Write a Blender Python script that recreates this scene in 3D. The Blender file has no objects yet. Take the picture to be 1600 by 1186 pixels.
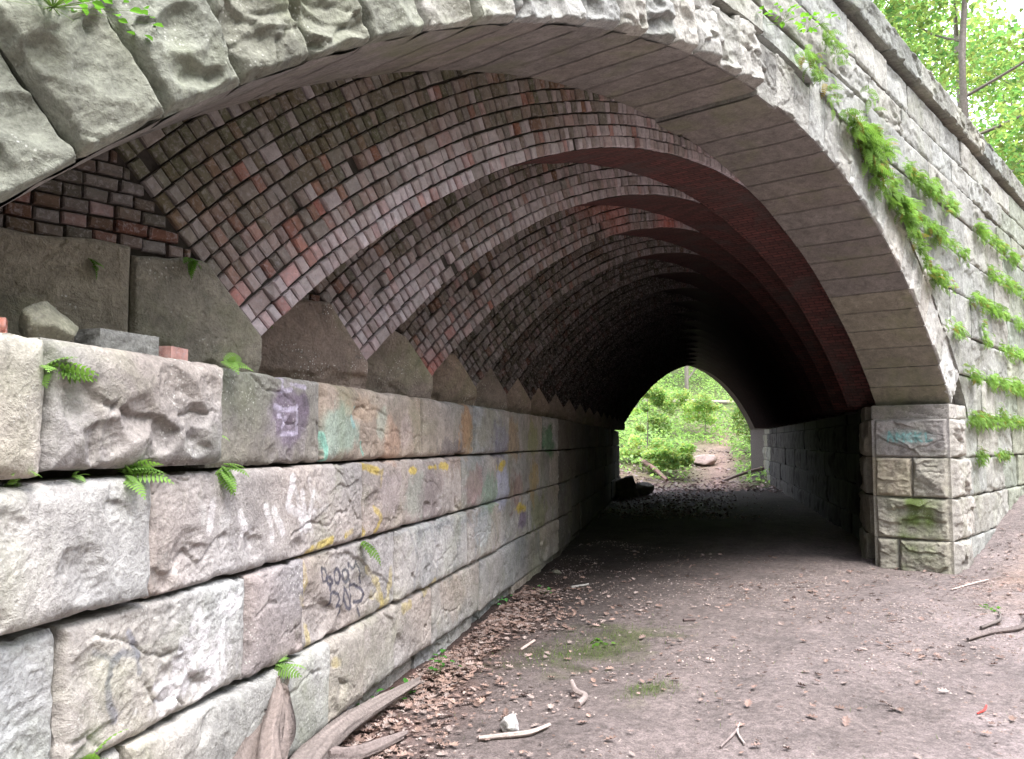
import bpy, math, random
import numpy as np

# ------------------------------------------------------------------ camera, light, exposure
# axes: X runs along the bridge face, Y goes straight in under the bridge, Z is up (metres-ish)
sc = bpy.context.scene
col = sc.collection
cam_d = bpy.data.cameras.new('camera'); cam = bpy.data.objects.new('camera', cam_d); col.objects.link(cam)
HEAD = math.radians(39.842)
cam.location = (0, 0, 1.5)
cam.rotation_euler = (math.radians(90 + 4.12), 0, HEAD - math.pi / 2)
cam_d.sensor_width = 36; cam_d.lens = 1347.26 / 1600 * 36
cam_d.clip_start = .05; cam_d.clip_end = 1200
sc.camera = cam

SUN_EL, SUN_AZ = math.radians(60), math.radians(-104)     # direction (from the scene) the light comes from, in XY
world = bpy.data.worlds.new('World'); sc.world = world; world.use_nodes = True
wn = world.node_tree; wn.nodes.clear()
wo = wn.nodes.new('ShaderNodeOutputWorld'); bg = wn.nodes.new('ShaderNodeBackground')
sky = wn.nodes.new('ShaderNodeTexSky'); sky.sky_type = 'NISHITA'; sky.sun_disc = False
sky.sun_elevation = SUN_EL; sky.sun_rotation = math.pi / 2 - SUN_AZ
sky.air_density = 1.0; sky.dust_density = 4.0; sky.ozone_density = 1.0
mixw = wn.nodes.new('ShaderNodeMix'); mixw.data_type = 'RGBA'
mixw.inputs[0].default_value = .72                          # thin overcast: most of the dome is white cloud
wn.links.new(sky.outputs[0], mixw.inputs[6]); mixw.inputs[7].default_value = (8.35, 8.4, 9.5, 1)
wn.links.new(mixw.outputs[2], bg.inputs[0]); bg.inputs[1].default_value = .15
wn.links.new(bg.outputs[0], wo.inputs[0])
sun_d = bpy.data.lights.new('sun', 'SUN'); sun = bpy.data.objects.new('sun', sun_d); col.objects.link(sun)
sun_d.energy = 1.5; sun_d.angle = math.radians(28); sun_d.color = (1, .975, .955)
sun.rotation_euler = (math.pi / 2 - SUN_EL, 0, SUN_AZ + math.pi / 2)
sc.view_settings.view_transform = 'Standard'; sc.view_settings.look = 'None'
sc.view_settings.exposure = 2.05; sc.view_settings.gamma = 1; sc.view_settings.use_curve_mapping = False
sc.cycles.max_bounces = 10; sc.cycles.diffuse_bounces = 3

# ------------------------------------------------------------------ measured geometry
D0 = 2.556                       # bridge face
T0 = .855                        # depth of the stone ring
D1 = D0 + T0
RC = (5.952, -3.601, 7.665)      # stone ring: centre x, centre z, inner radius
BC = (7.09, -2.999, 6.914)       # first brick rib
STEP, RT = 1.131, .58            # each rib sits this much further along and this much deeper
NR = 17
ZT = 1.80                        # top of the side walls
WV = np.array([1.131, .58]); WV /= np.linalg.norm(WV)      # run of the tunnel
NW = np.array([-WV[1], WV[0]])
P0 = np.array([8.01, 6.22])      # a point on the left wall face
def DRIFT(d): return .45 * np.clip((np.asarray(d, float) - 3.411) / 10, 0, 2) ** 2      # the far ribs creep slightly back
BRK, BRT = .0835, .057           # ring pitch, brick pitch along the ring

# ------------------------------------------------------------------ numpy helpers
def hsh(i, j, k, seed):
    n = (i.astype(np.int64) * 374761393 + j.astype(np.int64) * 668265263 + k.astype(np.int64) * 2147483647 + seed * 1274126177) & 0xffffffff
    n = ((n ^ (n >> 13)) * 1274126177) & 0xffffffff
    n = ((n ^ (n >> 16)) * 2246822519) & 0xffffffff
    return (n ^ (n >> 15)).astype(np.float64) / 4294967295.0

def vn(x, y, z=0., seed=0):
    x, y, z = np.broadcast_arrays(np.asarray(x, float), np.asarray(y, float), np.asarray(z, float))
    xi, yi, zi = np.floor(x), np.floor(y), np.floor(z)
    fx, fy, fz = x - xi, y - yi, z - zi
    fx = fx * fx * (3 - 2 * fx); fy = fy * fy * (3 - 2 * fy); fz = fz * fz * (3 - 2 * fz)
    r = 0
    for a in (0, 1):
        wa = fx if a else 1 - fx
        for b in (0, 1):
            wb = fy if b else 1 - fy
            for c in (0, 1):
                wc = fz if c else 1 - fz
                r = r + wa * wb * wc * hsh(xi + a, yi + b, zi + c, seed)
    return r * 2 - 1

def fbm(x, y, z=0., seed=0, o=4, g=.5):
    r = 0; a = 1; s = 1
    for i in range(o):
        r = r + a * vn(np.asarray(x) * s, np.asarray(y) * s, np.asarray(z) * s, seed + i * 17); a *= g; s *= 2.03
    return r

def smooth(t):
    t = np.clip(t, 0, 1); return t * t * (3 - 2 * t)

def make_mesh(name, V, F, C=None, smooth_=True, UV=None):
    """V (n,3); F list of index arrays (m,3) or (m,4); C (n,3) colours."""
    V = np.asarray(V, np.float32); F = [np.asarray(f, np.int32) for f in (F if isinstance(F, list) else [F]) if len(f)]
    me = bpy.data.meshes.new(name)
    me.vertices.add(len(V)); me.vertices.foreach_set('co', V.ravel())
    li = np.concatenate([f.ravel() for f in F]); tot = np.concatenate([np.full(len(f), f.shape[1], np.int32) for f in F])
    st = np.concatenate([[0], np.cumsum(tot)[:-1]]).astype(np.int32)
    me.loops.add(len(li)); me.loops.foreach_set('vertex_index', li)
    me.polygons.add(len(tot)); me.polygons.foreach_set('loop_start', st)
    try: me.polygons.foreach_set('loop_total', tot)
    except Exception: pass
    me.polygons.foreach_set('use_smooth', np.full(len(tot), smooth_, bool))
    if C is not None:
        a = me.color_attributes.new('Col', 'FLOAT_COLOR', 'POINT')
        a.data.foreach_set('color', np.c_[C, np.ones(len(V))].astype(np.float32).ravel())
    if UV is not None:
        u = me.uv_layers.new(name='UVMap'); u.data.foreach_set('uv', np.asarray(UV, np.float32)[li].ravel())
    me.update(); me.validate()
    return me

class MB:
    """collects patches into one mesh"""
    def __init__(s): s.V = []; s.C = []; s.Q = []; s.T = []; s.n = 0; s.UV = []
    def add(s, V, F, C=(1, 1, 1), UV=None):
        V = np.asarray(V, float).reshape(-1, 3); F = np.asarray(F)
        C = np.broadcast_to(np.asarray(C, float), V.shape) if np.ndim(C) == 1 else np.asarray(C).reshape(-1, 3)
        s.V.append(V); s.C.append(C); (s.Q if F.shape[1] == 4 else s.T).append(F + s.n); s.n += len(V)
        s.UV.append(np.zeros((len(V), 2)) if UV is None else np.asarray(UV).reshape(-1, 2))
    def grid(s, P, C=(1, 1, 1), flip=False, UV=None):
        a, b = P.shape[:2]; i = np.arange(a * b).reshape(a, b)
        F = np.stack([i[:-1, :-1], i[1:, :-1], i[1:, 1:], i[:-1, 1:]], -1).reshape(-1, 4)
        if flip: F = F[:, ::-1]
        s.add(P.reshape(-1, 3), F, C if np.ndim(C) == 1 else np.asarray(C).reshape(-1, 3), None if UV is None else UV.reshape(-1, 2))
    def box(s, x0, x1, y0, y1, z0, z1, C=(1, 1, 1)):
        v = [(x, y, z) for x in (x0, x1) for y in (y0, y1) for z in (z0, z1)]
        s.add(v, [(0, 1, 3, 2), (4, 6, 7, 5), (0, 4, 5, 1), (2, 3, 7, 6), (0, 2, 6, 4), (1, 5, 7, 3)], C)
    def mesh(s, name, sm=True, uv=False):
        F = [np.concatenate(s.Q)] if s.Q else []
        if s.T: F.append(np.concatenate(s.T))
        return make_mesh(name, np.concatenate(s.V), F, np.concatenate(s.C), sm, np.concatenate(s.UV) if uv else None)

def obj(name, me, mat=None, parent=None, **pr):
    o = bpy.data.objects.new(name, me); col.objects.link(o)
    if parent is not None: o.parent = parent
    if mat is not None and me is not None and not me.materials: me.materials.append(mat)
    for k, v in pr.items(): o[k] = v
    return o

def thing(name, label, category, group=None, loc=(0, 0, 0)):
    o = obj(name, None, label=label, category=category); o.location = loc
    if group: o['group'] = group
    return o

# ------------------------------------------------------------------ materials
def N(nt, typ, **kw):
    n = nt.nodes.new(typ)
    for k, v in kw.items(): setattr(n, k, v)
    return n

def mat_base(name, rough=.9):
    m = bpy.data.materials.new(name); m.use_nodes = True; nt = m.node_tree
    b = nt.nodes['Principled BSDF']; b.inputs['Roughness'].default_value = rough
    b.inputs['Specular IOR Level'].default_value = .25
    return m, nt, b

def mixc(nt, fac, a, b, mode='MIX'):
    n = N(nt, 'ShaderNodeMix', data_type='RGBA', blend_type=mode)
    for sock, v in ((n.inputs[0], fac), (n.inputs[6], a), (n.inputs[7], b)):
        if hasattr(v, 'is_linked') or hasattr(v, 'links'): nt.links.new(v, sock)
        elif isinstance(v, (tuple, list)): sock.default_value = (*v[:3], 1)
        else: sock.default_value = v
    return n.outputs[2]

def noise(nt, vec, scale, detail=6, rough=.6, dist=0.):
    n = N(nt, 'ShaderNodeTexNoise'); n.inputs['Scale'].default_value = scale; n.inputs['Detail'].default_value = detail
    n.inputs['Roughness'].default_value = rough; n.inputs['Distortion'].default_value = dist
    nt.links.new(vec, n.inputs['Vector']); return n.outputs[0]

def ramp(nt, v, p0, p1, c0=(0, 0, 0), c1=(1, 1, 1)):
    r = N(nt, 'ShaderNodeValToRGB'); e = r.color_ramp.elements
    e[0].position = p0; e[1].position = p1; e[0].color = (*c0, 1); e[1].color = (*c1, 1)
    nt.links.new(v, r.inputs[0]); return r.outputs[0]

def bump(nt, b, h, strength, dist, chain=None):
    n = N(nt, 'ShaderNodeBump'); n.inputs['Strength'].default_value = strength; n.inputs['Distance'].default_value = dist
    nt.links.new(h, n.inputs['Height'])
    if chain is not None: nt.links.new(chain, n.inputs['Normal'])
    nt.links.new(n.outputs[0], b.inputs['Normal']); return n.outputs[0]

def stone_mat(name, algae=.4, speck=.6, dark=.25, relief=1., tooled=0.):
    m, nt, b = mat_base(name, .92)
    co = N(nt, 'ShaderNodeNewGeometry').outputs['Position']
    at = N(nt, 'ShaderNodeAttribute', attribute_name='Col').outputs['Color']
    n1 = noise(nt, co, 3.1, 6, .62); n2 = noise(nt, co, 14, 6, .65, .4); n3 = noise(nt, co, 70, 4, .7)
    c = mixc(nt, 1., at, ramp(nt, n1, .3, .7, (.82, .80, .79), (1.12, 1.10, 1.08)), 'MULTIPLY')
    c = mixc(nt, 1., c, ramp(nt, n2, .28, .72, (.70, .69, .69), (1.22, 1.22, 1.2)), 'MULTIPLY')
    c = mixc(nt, 1., c, ramp(nt, n3, .3, .7, (.74, .74, .74), (1.2, 1.2, 1.2)), 'MULTIPLY')
    # green film in patches
    g = noise(nt, co, 1.7, 5, .6, .6)
    gm = N(nt, 'ShaderNodeMath', operation='MULTIPLY'); nt.links.new(ramp(nt, g, .5, .72), gm.inputs[0]); gm.inputs[1].default_value = algae
    c = mixc(nt, gm.outputs[0], c, (.20, .23, .11))
    # dark weathering
    dn = noise(nt, co, 5.3, 7, .7, .8)
    dm = N(nt, 'ShaderNodeMath', operation='MULTIPLY'); nt.links.new(ramp(nt, dn, .56, .70), dm.inputs[0]); dm.inputs[1].default_value = dark
    c = mixc(nt, dm.outputs[0], c, (.07, .07, .065))
    # pale lichen specks
    v = N(nt, 'ShaderNodeTexVoronoi'); v.inputs['Scale'].default_value = 55; nt.links.new(co, v.inputs['Vector'])
    ls = noise(nt, co, 4., 3, .6)
    mu = N(nt, 'ShaderNodeMath', operation='MULTIPLY'); nt.links.new(ramp(nt, v.outputs['Distance'], .16, .26, (1, 1, 1), (0, 0, 0)), mu.inputs[0]); nt.links.new(ramp(nt, ls, .52, .62), mu.inputs[1])
    m2 = N(nt, 'ShaderNodeMath', operation='MULTIPLY'); nt.links.new(mu.outputs[0], m2.inputs[0]); m2.inputs[1].default_value = speck
    c = mixc(nt, m2.outputs[0], c, (.62, .62, .58))
    nt.links.new(c, b.inputs['Base Color'])
    ch = bump(nt, b, n2, .7 * relief, .022)
    ch = bump(nt, b, n3, .8 * relief, .006, ch)
    # little pits
    pv = N(nt, 'ShaderNodeTexVoronoi'); pv.inputs['Scale'].default_value = 16; nt.links.new(co, pv.inputs['Vector'])
    ch = bump(nt, b, ramp(nt, pv.outputs['Distance'], .05, .16), .35 * relief, .01, ch)
    return m

M_STONE = stone_mat('weathered_sandstone', .36, .55, .42)
M_FACE = stone_mat('pale_facade_sandstone', .26, .3, .6)
M_SOFF = stone_mat('tooled_soffit_sandstone', .5, .05, .4, .8)
M_SKEW = stone_mat('brown_skewback_sandstone', .5, .8, .6, 1.3)

def brick_mat():
    m, nt, b = mat_base('weathered_brick', .9)
    co = N(nt, 'ShaderNodeNewGeometry').outputs['Position']
    at = N(nt, 'ShaderNodeAttribute', attribute_name='Col').outputs['Color']
    oi = N(nt, 'ShaderNodeObjectInfo').outputs['Color']
    c = mixc(nt, 1., at, oi, 'MULTIPLY')
    n1 = noise(nt, co, 22, 5, .65); n2 = noise(nt, co, 110, 4, .7); n3 = noise(nt, co, 45, 5, .7, .5)
    c = mixc(nt, 1., c, ramp(nt, n1, .3, .7, (.74, .74, .74), (1.2, 1.2, 1.2)), 'MULTIPLY')
    c = mixc(nt, ramp(nt, n3, .50, .68, (0, 0, 0), (.55, .55, .55)), c, (.36, .34, .35))       # efflorescence
    c = mixc(nt, ramp(nt, n2, .62, .72, (0, 0, 0), (.6, .6, .6)), c, (.07, .06, .05))
    nt.links.new(c, b.inputs['Base Color'])
    ch = bump(nt, b, n1, .5, .008); bump(nt, b, n2, .5, .003, ch)
    return m
M_BRICK = brick_mat()

def soffit_brick_mat():
    m, nt, b = mat_base('red_soffit_brick', .9)
    uv = N(nt, 'ShaderNodeUVMap').outputs[0]
    co = N(nt, 'ShaderNodeNewGeometry').outputs['Position']
    t = N(nt, 'ShaderNodeTexBrick'); nt.links.new(uv, t.inputs['Vector'])
    t.inputs['Scale'].default_value = 1; t.inputs['Brick Width'].default_value = .165; t.inputs['Row Height'].default_value = BRT
    t.inputs['Mortar Size'].default_value = .006; t.inputs['Mortar Smooth'].default_value = .3; t.inputs['Bias'].default_value = 0
    t.inputs['Color1'].default_value = (.15, .058, .052, 1); t.inputs['Color2'].default_value = (.085, .042, .038, 1); t.inputs['Mortar'].default_value = (.045, .03, .03, 1)
    n1 = noise(nt, co, 2.2, 6, .65, .5); n2 = noise(nt, co, 40, 5, .7)
    c = mixc(nt, ramp(nt, n1, .48, .66, (0, 0, 0), (.85, .85, .85)), t.outputs[0], (.085, .065, .06), 'MIX')
    c = mixc(nt, 1., c, ramp(nt, n2, .3, .7, (.7, .7, .7), (1.3, 1.3, 1.3)), 'MULTIPLY')
    c = mixc(nt, 1., c, N(nt, 'ShaderNodeObjectInfo').outputs['Color'], 'MULTIPLY')
    nt.links.new(c, b.inputs['Base Color'])
    inv = N(nt, 'ShaderNodeMath', operation='SUBTRACT'); inv.inputs[0].default_value = 1; nt.links.new(t.outputs['Fac'], inv.inputs[1])
    ch = bump(nt, b, inv.outputs[0], 1., .02); bump(nt, b, n2, .4, .005, ch)
    return m
M_SBRICK = soffit_brick_mat()

def plain_mat(name, c, rough=.95, attr=False, bs=0., sc_=30):
    m, nt, b = mat_base(name, rough)
    co = N(nt, 'ShaderNodeNewGeometry').outputs['Position']
    n = noise(nt, co, sc_, 5, .65)
    base = N(nt, 'ShaderNodeAttribute', attribute_name='Col').outputs['Color'] if attr else c
    r = mixc(nt, 1., base, ramp(nt, n, .3, .7, (.72, .72, .72), (1.25, 1.25, 1.25)), 'MULTIPLY')
    nt.links.new(r, b.inputs['Base Color'])
    if bs: bump(nt, b, n, bs, .01)
    return m
M_MORTAR = plain_mat('dark_mortar', (.055, .048, .042), bs=.6)
M_CORE = plain_mat('rubble_core', (.10, .09, .08), bs=.6)
M_TUNNEL_SHADE = plain_mat('shade_painted_stone', None, .95, True, .9, 14)  # inner wall stone, tunnel shade painted into its colour
M_WOOD = plain_mat('bleached_wood', None, .9, True, 1., 45)
M_LITTER = plain_mat('dead_leaf', None, .9, True, .2, 40)
M_EARTHY = plain_mat('hill_soil', None, .95, True, .6, 9)

def leaf_mat(name, trans=.58):
    m = bpy.data.materials.new(name); m.use_nodes = True; nt = m.node_tree; nt.nodes.clear()
    o = N(nt, 'ShaderNodeOutputMaterial'); d = N(nt, 'ShaderNodeBsdfDiffuse'); t = N(nt, 'ShaderNodeBsdfTranslucent'); mx = N(nt, 'ShaderNodeMixShader')
    at = N(nt, 'ShaderNodeAttribute', attribute_name='Col').outputs['Color']
    nt.links.new(at, d.inputs[0]); nt.links.new(mixc(nt, 1., at, (1.25, 1.35, .7), 'MULTIPLY'), t.inputs[0])
    mx.inputs[0].default_value = trans
    nt.links.new(d.outputs[0], mx.inputs[1]); nt.links.new(t.outputs[0], mx.inputs[2]); nt.links.new(mx.outputs[0], o.inputs[0])
    return m
M_LEAF = leaf_mat('green_leaf'); M_FERN = leaf_mat('fern_leaf', .4)
M_BARK = plain_mat('grey_bark', None, .95, True, .8, 18)

def ground_mat():
    m, nt, b = mat_base('trodden_soil', .95)
    co = N(nt, 'ShaderNodeNewGeometry').outputs['Position']
    at = N(nt, 'ShaderNodeAttribute', attribute_name='Col').outputs['Color']
    n1 = noise(nt, co, 2.4, 6, .62, .3); n2 = noise(nt, co, 18, 6, .7); n3 = noise(nt, co, 95, 4, .75)
    c = mixc(nt, 1., at, ramp(nt, n1, .3, .7, (.74, .74, .74), (1.22, 1.2, 1.2)), 'MULTIPLY')
    c = mixc(nt, 1., c, ramp(nt, n2, .28, .72, (.58, .58, .58), (1.4, 1.38, 1.38)), 'MULTIPLY')
    n4 = noise(nt, co, 38, 6, .75, 1.)
    c = mixc(nt, 1., c, ramp(nt, n3, .3, .7, (.62, .62, .62), (1.35, 1.33, 1.32)), 'MULTIPLY')
    c = mixc(nt, 1., c, ramp(nt, n4, .3, .7, (.68, .67, .66), (1.32, 1.3, 1.28)), 'MULTIPLY')
    nt.links.new(c, b.inputs['Base Color'])
    ch = bump(nt, b, n2, .9, .05); bump(nt, b, n3, .9, .012, ch)
    return m
M_GROUND = ground_mat()

# ------------------------------------------------------------------ rock-faced stone
def rock_h(W, H, nx, nz, rng, amp, scoops=1., drop=.5, bites=None):
    """relief of a split stone face: chopped planes, shell-shaped bites, grain"""
    x = np.linspace(0, W, nx + 1)[:, None] * np.ones((1, nz + 1)); z = np.linspace(0, H, nz + 1)[None, :] * np.ones((nx + 1, 1))
    sd = rng.randrange(10 ** 6)
    wx = x + .03 * vn(x * 9, z * 9, seed=sd); wz = z + .03 * vn(x * 9, z * 9, 3, seed=sd)
    h = np.full(x.shape, amp * 1.05)
    for _ in range(int(5 + 9 * W * H / .3)):
        cx, cz = rng.uniform(0, W), rng.uniform(0, H); ang = rng.uniform(0, 2 * math.pi); g = rng.uniform(.1, .45) * drop * 2
        pl = amp * rng.uniform(.7, 1.15) + g * ((wx - cx) * math.cos(ang) + (wz - cz) * math.sin(ang) * 1.2)
        h = np.minimum(h, np.maximum(pl, amp * rng.uniform(.15, .6)))
    todo = bites or [None] * int(scoops * (3 + 16 * W * H))
    if bites: h = np.minimum(h * .35 + amp * .75, amp * 1.1) - .012 * np.clip((z / H - .6) / .4, 0, 1) + .012 * vn(x * 2.5, z * 3.5, seed=sd)
    for bt in todo:
        cx, cz = rng.uniform(-.02, W), H * rng.betavariate(1.2, 1.9); R = rng.uniform(.05, .17); e = rng.uniform(.7, 1.4)
        if bt: cx, cz, R, e = bt[0] * W, bt[1] * H, bt[2], 1.15
        th = rng.uniform(-.6, .6); dx, dz = wx - cx, wz - cz
        rx, rz = dx * math.cos(th) + dz * math.sin(th), -dx * math.sin(th) + dz * math.cos(th)
        rho2 = (rx / e) ** 2 + rz ** 2
        i, j = min(nx, max(0, int(cx / W * nx))), min(nz, max(0, int(cz / H * nz)))
        top = h[i, j] if not bt else amp; dep = amp * (rng.uniform(.25, .7) if not bt else bt[3])
        K = R * R / (2 * dep)      # sphere radius giving that depth over that bite
        zc = top - dep + K
        # tilt: the bite is steep above, shallow below
        s = np.where(rho2 < K * K, zc - np.sqrt(np.maximum(K * K - rho2, 0)), 9) + (.25 if not bt else .42) * np.clip(-rz, -.2, .2)
        h = np.minimum(h, np.maximum(s, amp * .05))
    for _ in range(rng.randint(2, 4)):                                         # fracture steps
        cx, cz = rng.uniform(0, W), rng.uniform(0, H); an = rng.choice([rng.gauss(1.57, .35), rng.uniform(0, 3.14)])
        dd = (wx - cx) * math.cos(an) + (wz - cz) * math.sin(an) + .05 * vn(x * 4, z * 4, _, seed=sd + 9) + .012 * vn(x * 22, z * 22, _, seed=sd + 9)
        h = h + rng.uniform(.10, .22) * amp * np.clip(dd / .007, -1, 1) * np.exp(-np.abs(dd) / .05) * np.clip(.5 + 1.5 * vn(x * 3, z * 3, _, seed=sd + 14), 0, 1)
    for _ in range(rng.randint(1, 3)):                                         # hairline cracks
        cx, cz = rng.uniform(0, W), rng.uniform(0, H); an = rng.gauss(1.57, .4)
        dd = (wx - cx) * math.cos(an) + (wz - cz) * math.sin(an) + .05 * vn(x * 5, z * 5, _, seed=sd + 39) + .01 * vn(x * 30, z * 30, _, seed=sd + 39)
        h = h - .012 * np.exp(-(dd / .006) ** 2) * (np.hypot(x - cx, z - cz) < rng.uniform(.08, .25) + .1 * W)
    h = h + amp * (.06 * vn(x * 5, z * 8, seed=sd + 1) + .045 * vn(x * 19, z * 34, seed=sd + 2)) + .0032 * vn(x * 55, z * 80, seed=sd + 3) + .0018 * vn(x * 120, z * 150, seed=sd + 4)
    return x, z, h

def amp_round(e, rnd):                     # pillow shoulder: steep at the joint, easing into the face
    return rnd * np.sqrt(np.clip(1 - (1 - np.clip(e / (rnd * 1.6), 0, 1)) ** 2, 0, 1))

def edge_fall(h, x, z, W, H, rng, draft=(0, 0, 0, 0), slope=2.6, rnd=0.):
    """relief dies at the arrises; draft = flat worked margins (left, right, bottom, top)"""
    sd = rng.randrange(10 ** 6); j = .006 * vn(x * 25, z * 25, seed=sd) + .010 * vn(x * 6, z * 6, seed=sd + 3)
    e = np.minimum(np.minimum(x - draft[0], W - draft[1] - x), np.minimum(z - draft[2], H - draft[3] - z)) + j
    lim = np.maximum(e, 0) * slope
    if rnd: lim = np.minimum(lim, amp_round(np.maximum(e, 0), rnd))
    h = np.where(h < lim, h, lim + .15 * (h - lim) * (lim > 0))
    edge = np.minimum(np.minimum(x, W - x), np.minimum(z, H - z))
    return np.where(edge < 1e-6, 0, np.maximum(h, -.012))

def chip(x, z, W, H, rng, amt=.02):
    sd = rng.randrange(10 ** 6)
    def c(t, k): return amt * np.clip(vn(t * 11, k, seed=sd) + .5 * vn(t * 31, k, seed=sd + 1), 0, 1)
    X = x + c(z, 1.5) * np.clip(1 - x / .06, 0, 1) - c(z, 7.5) * np.clip(1 - (W - x) / .06, 0, 1)
    Z = z + c(x, 11.5) * np.clip(1 - z / .06, 0, 1) - c(x, 17.5) * np.clip(1 - (H - z) / .06, 0, 1)
    return X, Z

def stone(name, xf, W, H, dep, res, rng, amp, colf, mat, parent, scoops=1., drop=.5, ch=.018, draft=(0, 0, 0, 0), sides=True, bites=None, rnd=0.):
    """one stone; xf maps (x along, y out of the face, z up) to the world; colf(world pts, local x,z)->colour"""
    rx, rz = (res if isinstance(res, tuple) else (res, res))
    nx, nz = max(3, int(W / rx)), max(3, int(H / rz))
    x, z, h = rock_h(W, H, nx, nz, rng, amp, scoops, drop, bites)
    h = edge_fall(h, x, z, W, H, rng, draft, rnd=rnd)
    X, Z = chip(x, z, W, H, rng, ch)
    P = xf(X, h, Z); mb = MB(); mb.grid(P, colf(P, X, Z))
    if sides:
        for sl in ((slice(None), 0), (slice(None), -1), (0, slice(None)), (-1, slice(None))):
            fr = P[sl]; n = len(fr); bx, bz = X[sl], Z[sl]
            pts = np.stack([xf(bx, -dep * t + 0 * bx, bz) for t in (0, .12, 1)], 0)
            C = colf(pts, None, None)
            mb.grid(pts, C)
    me = mb.mesh(name)
    return obj(name, me, mat, parent)

def tint(rng, base, v=.12, w=.04):
    k = 1 + rng.uniform(-v, v); t = rng.uniform(-w, w)
    return (base[0] * k * (1 + t), base[1] * k, base[2] * k * (1 - t))

def flat_col(c, seed=0, amt=.12):
    def f(P, X, Z):
        s = 1 + amt * fbm(P[..., 0] * 2.3, P[..., 1] * 2.3, P[..., 2] * 2.3, seed, 3)
        return np.asarray(c) * s[..., None]
    return f

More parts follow.
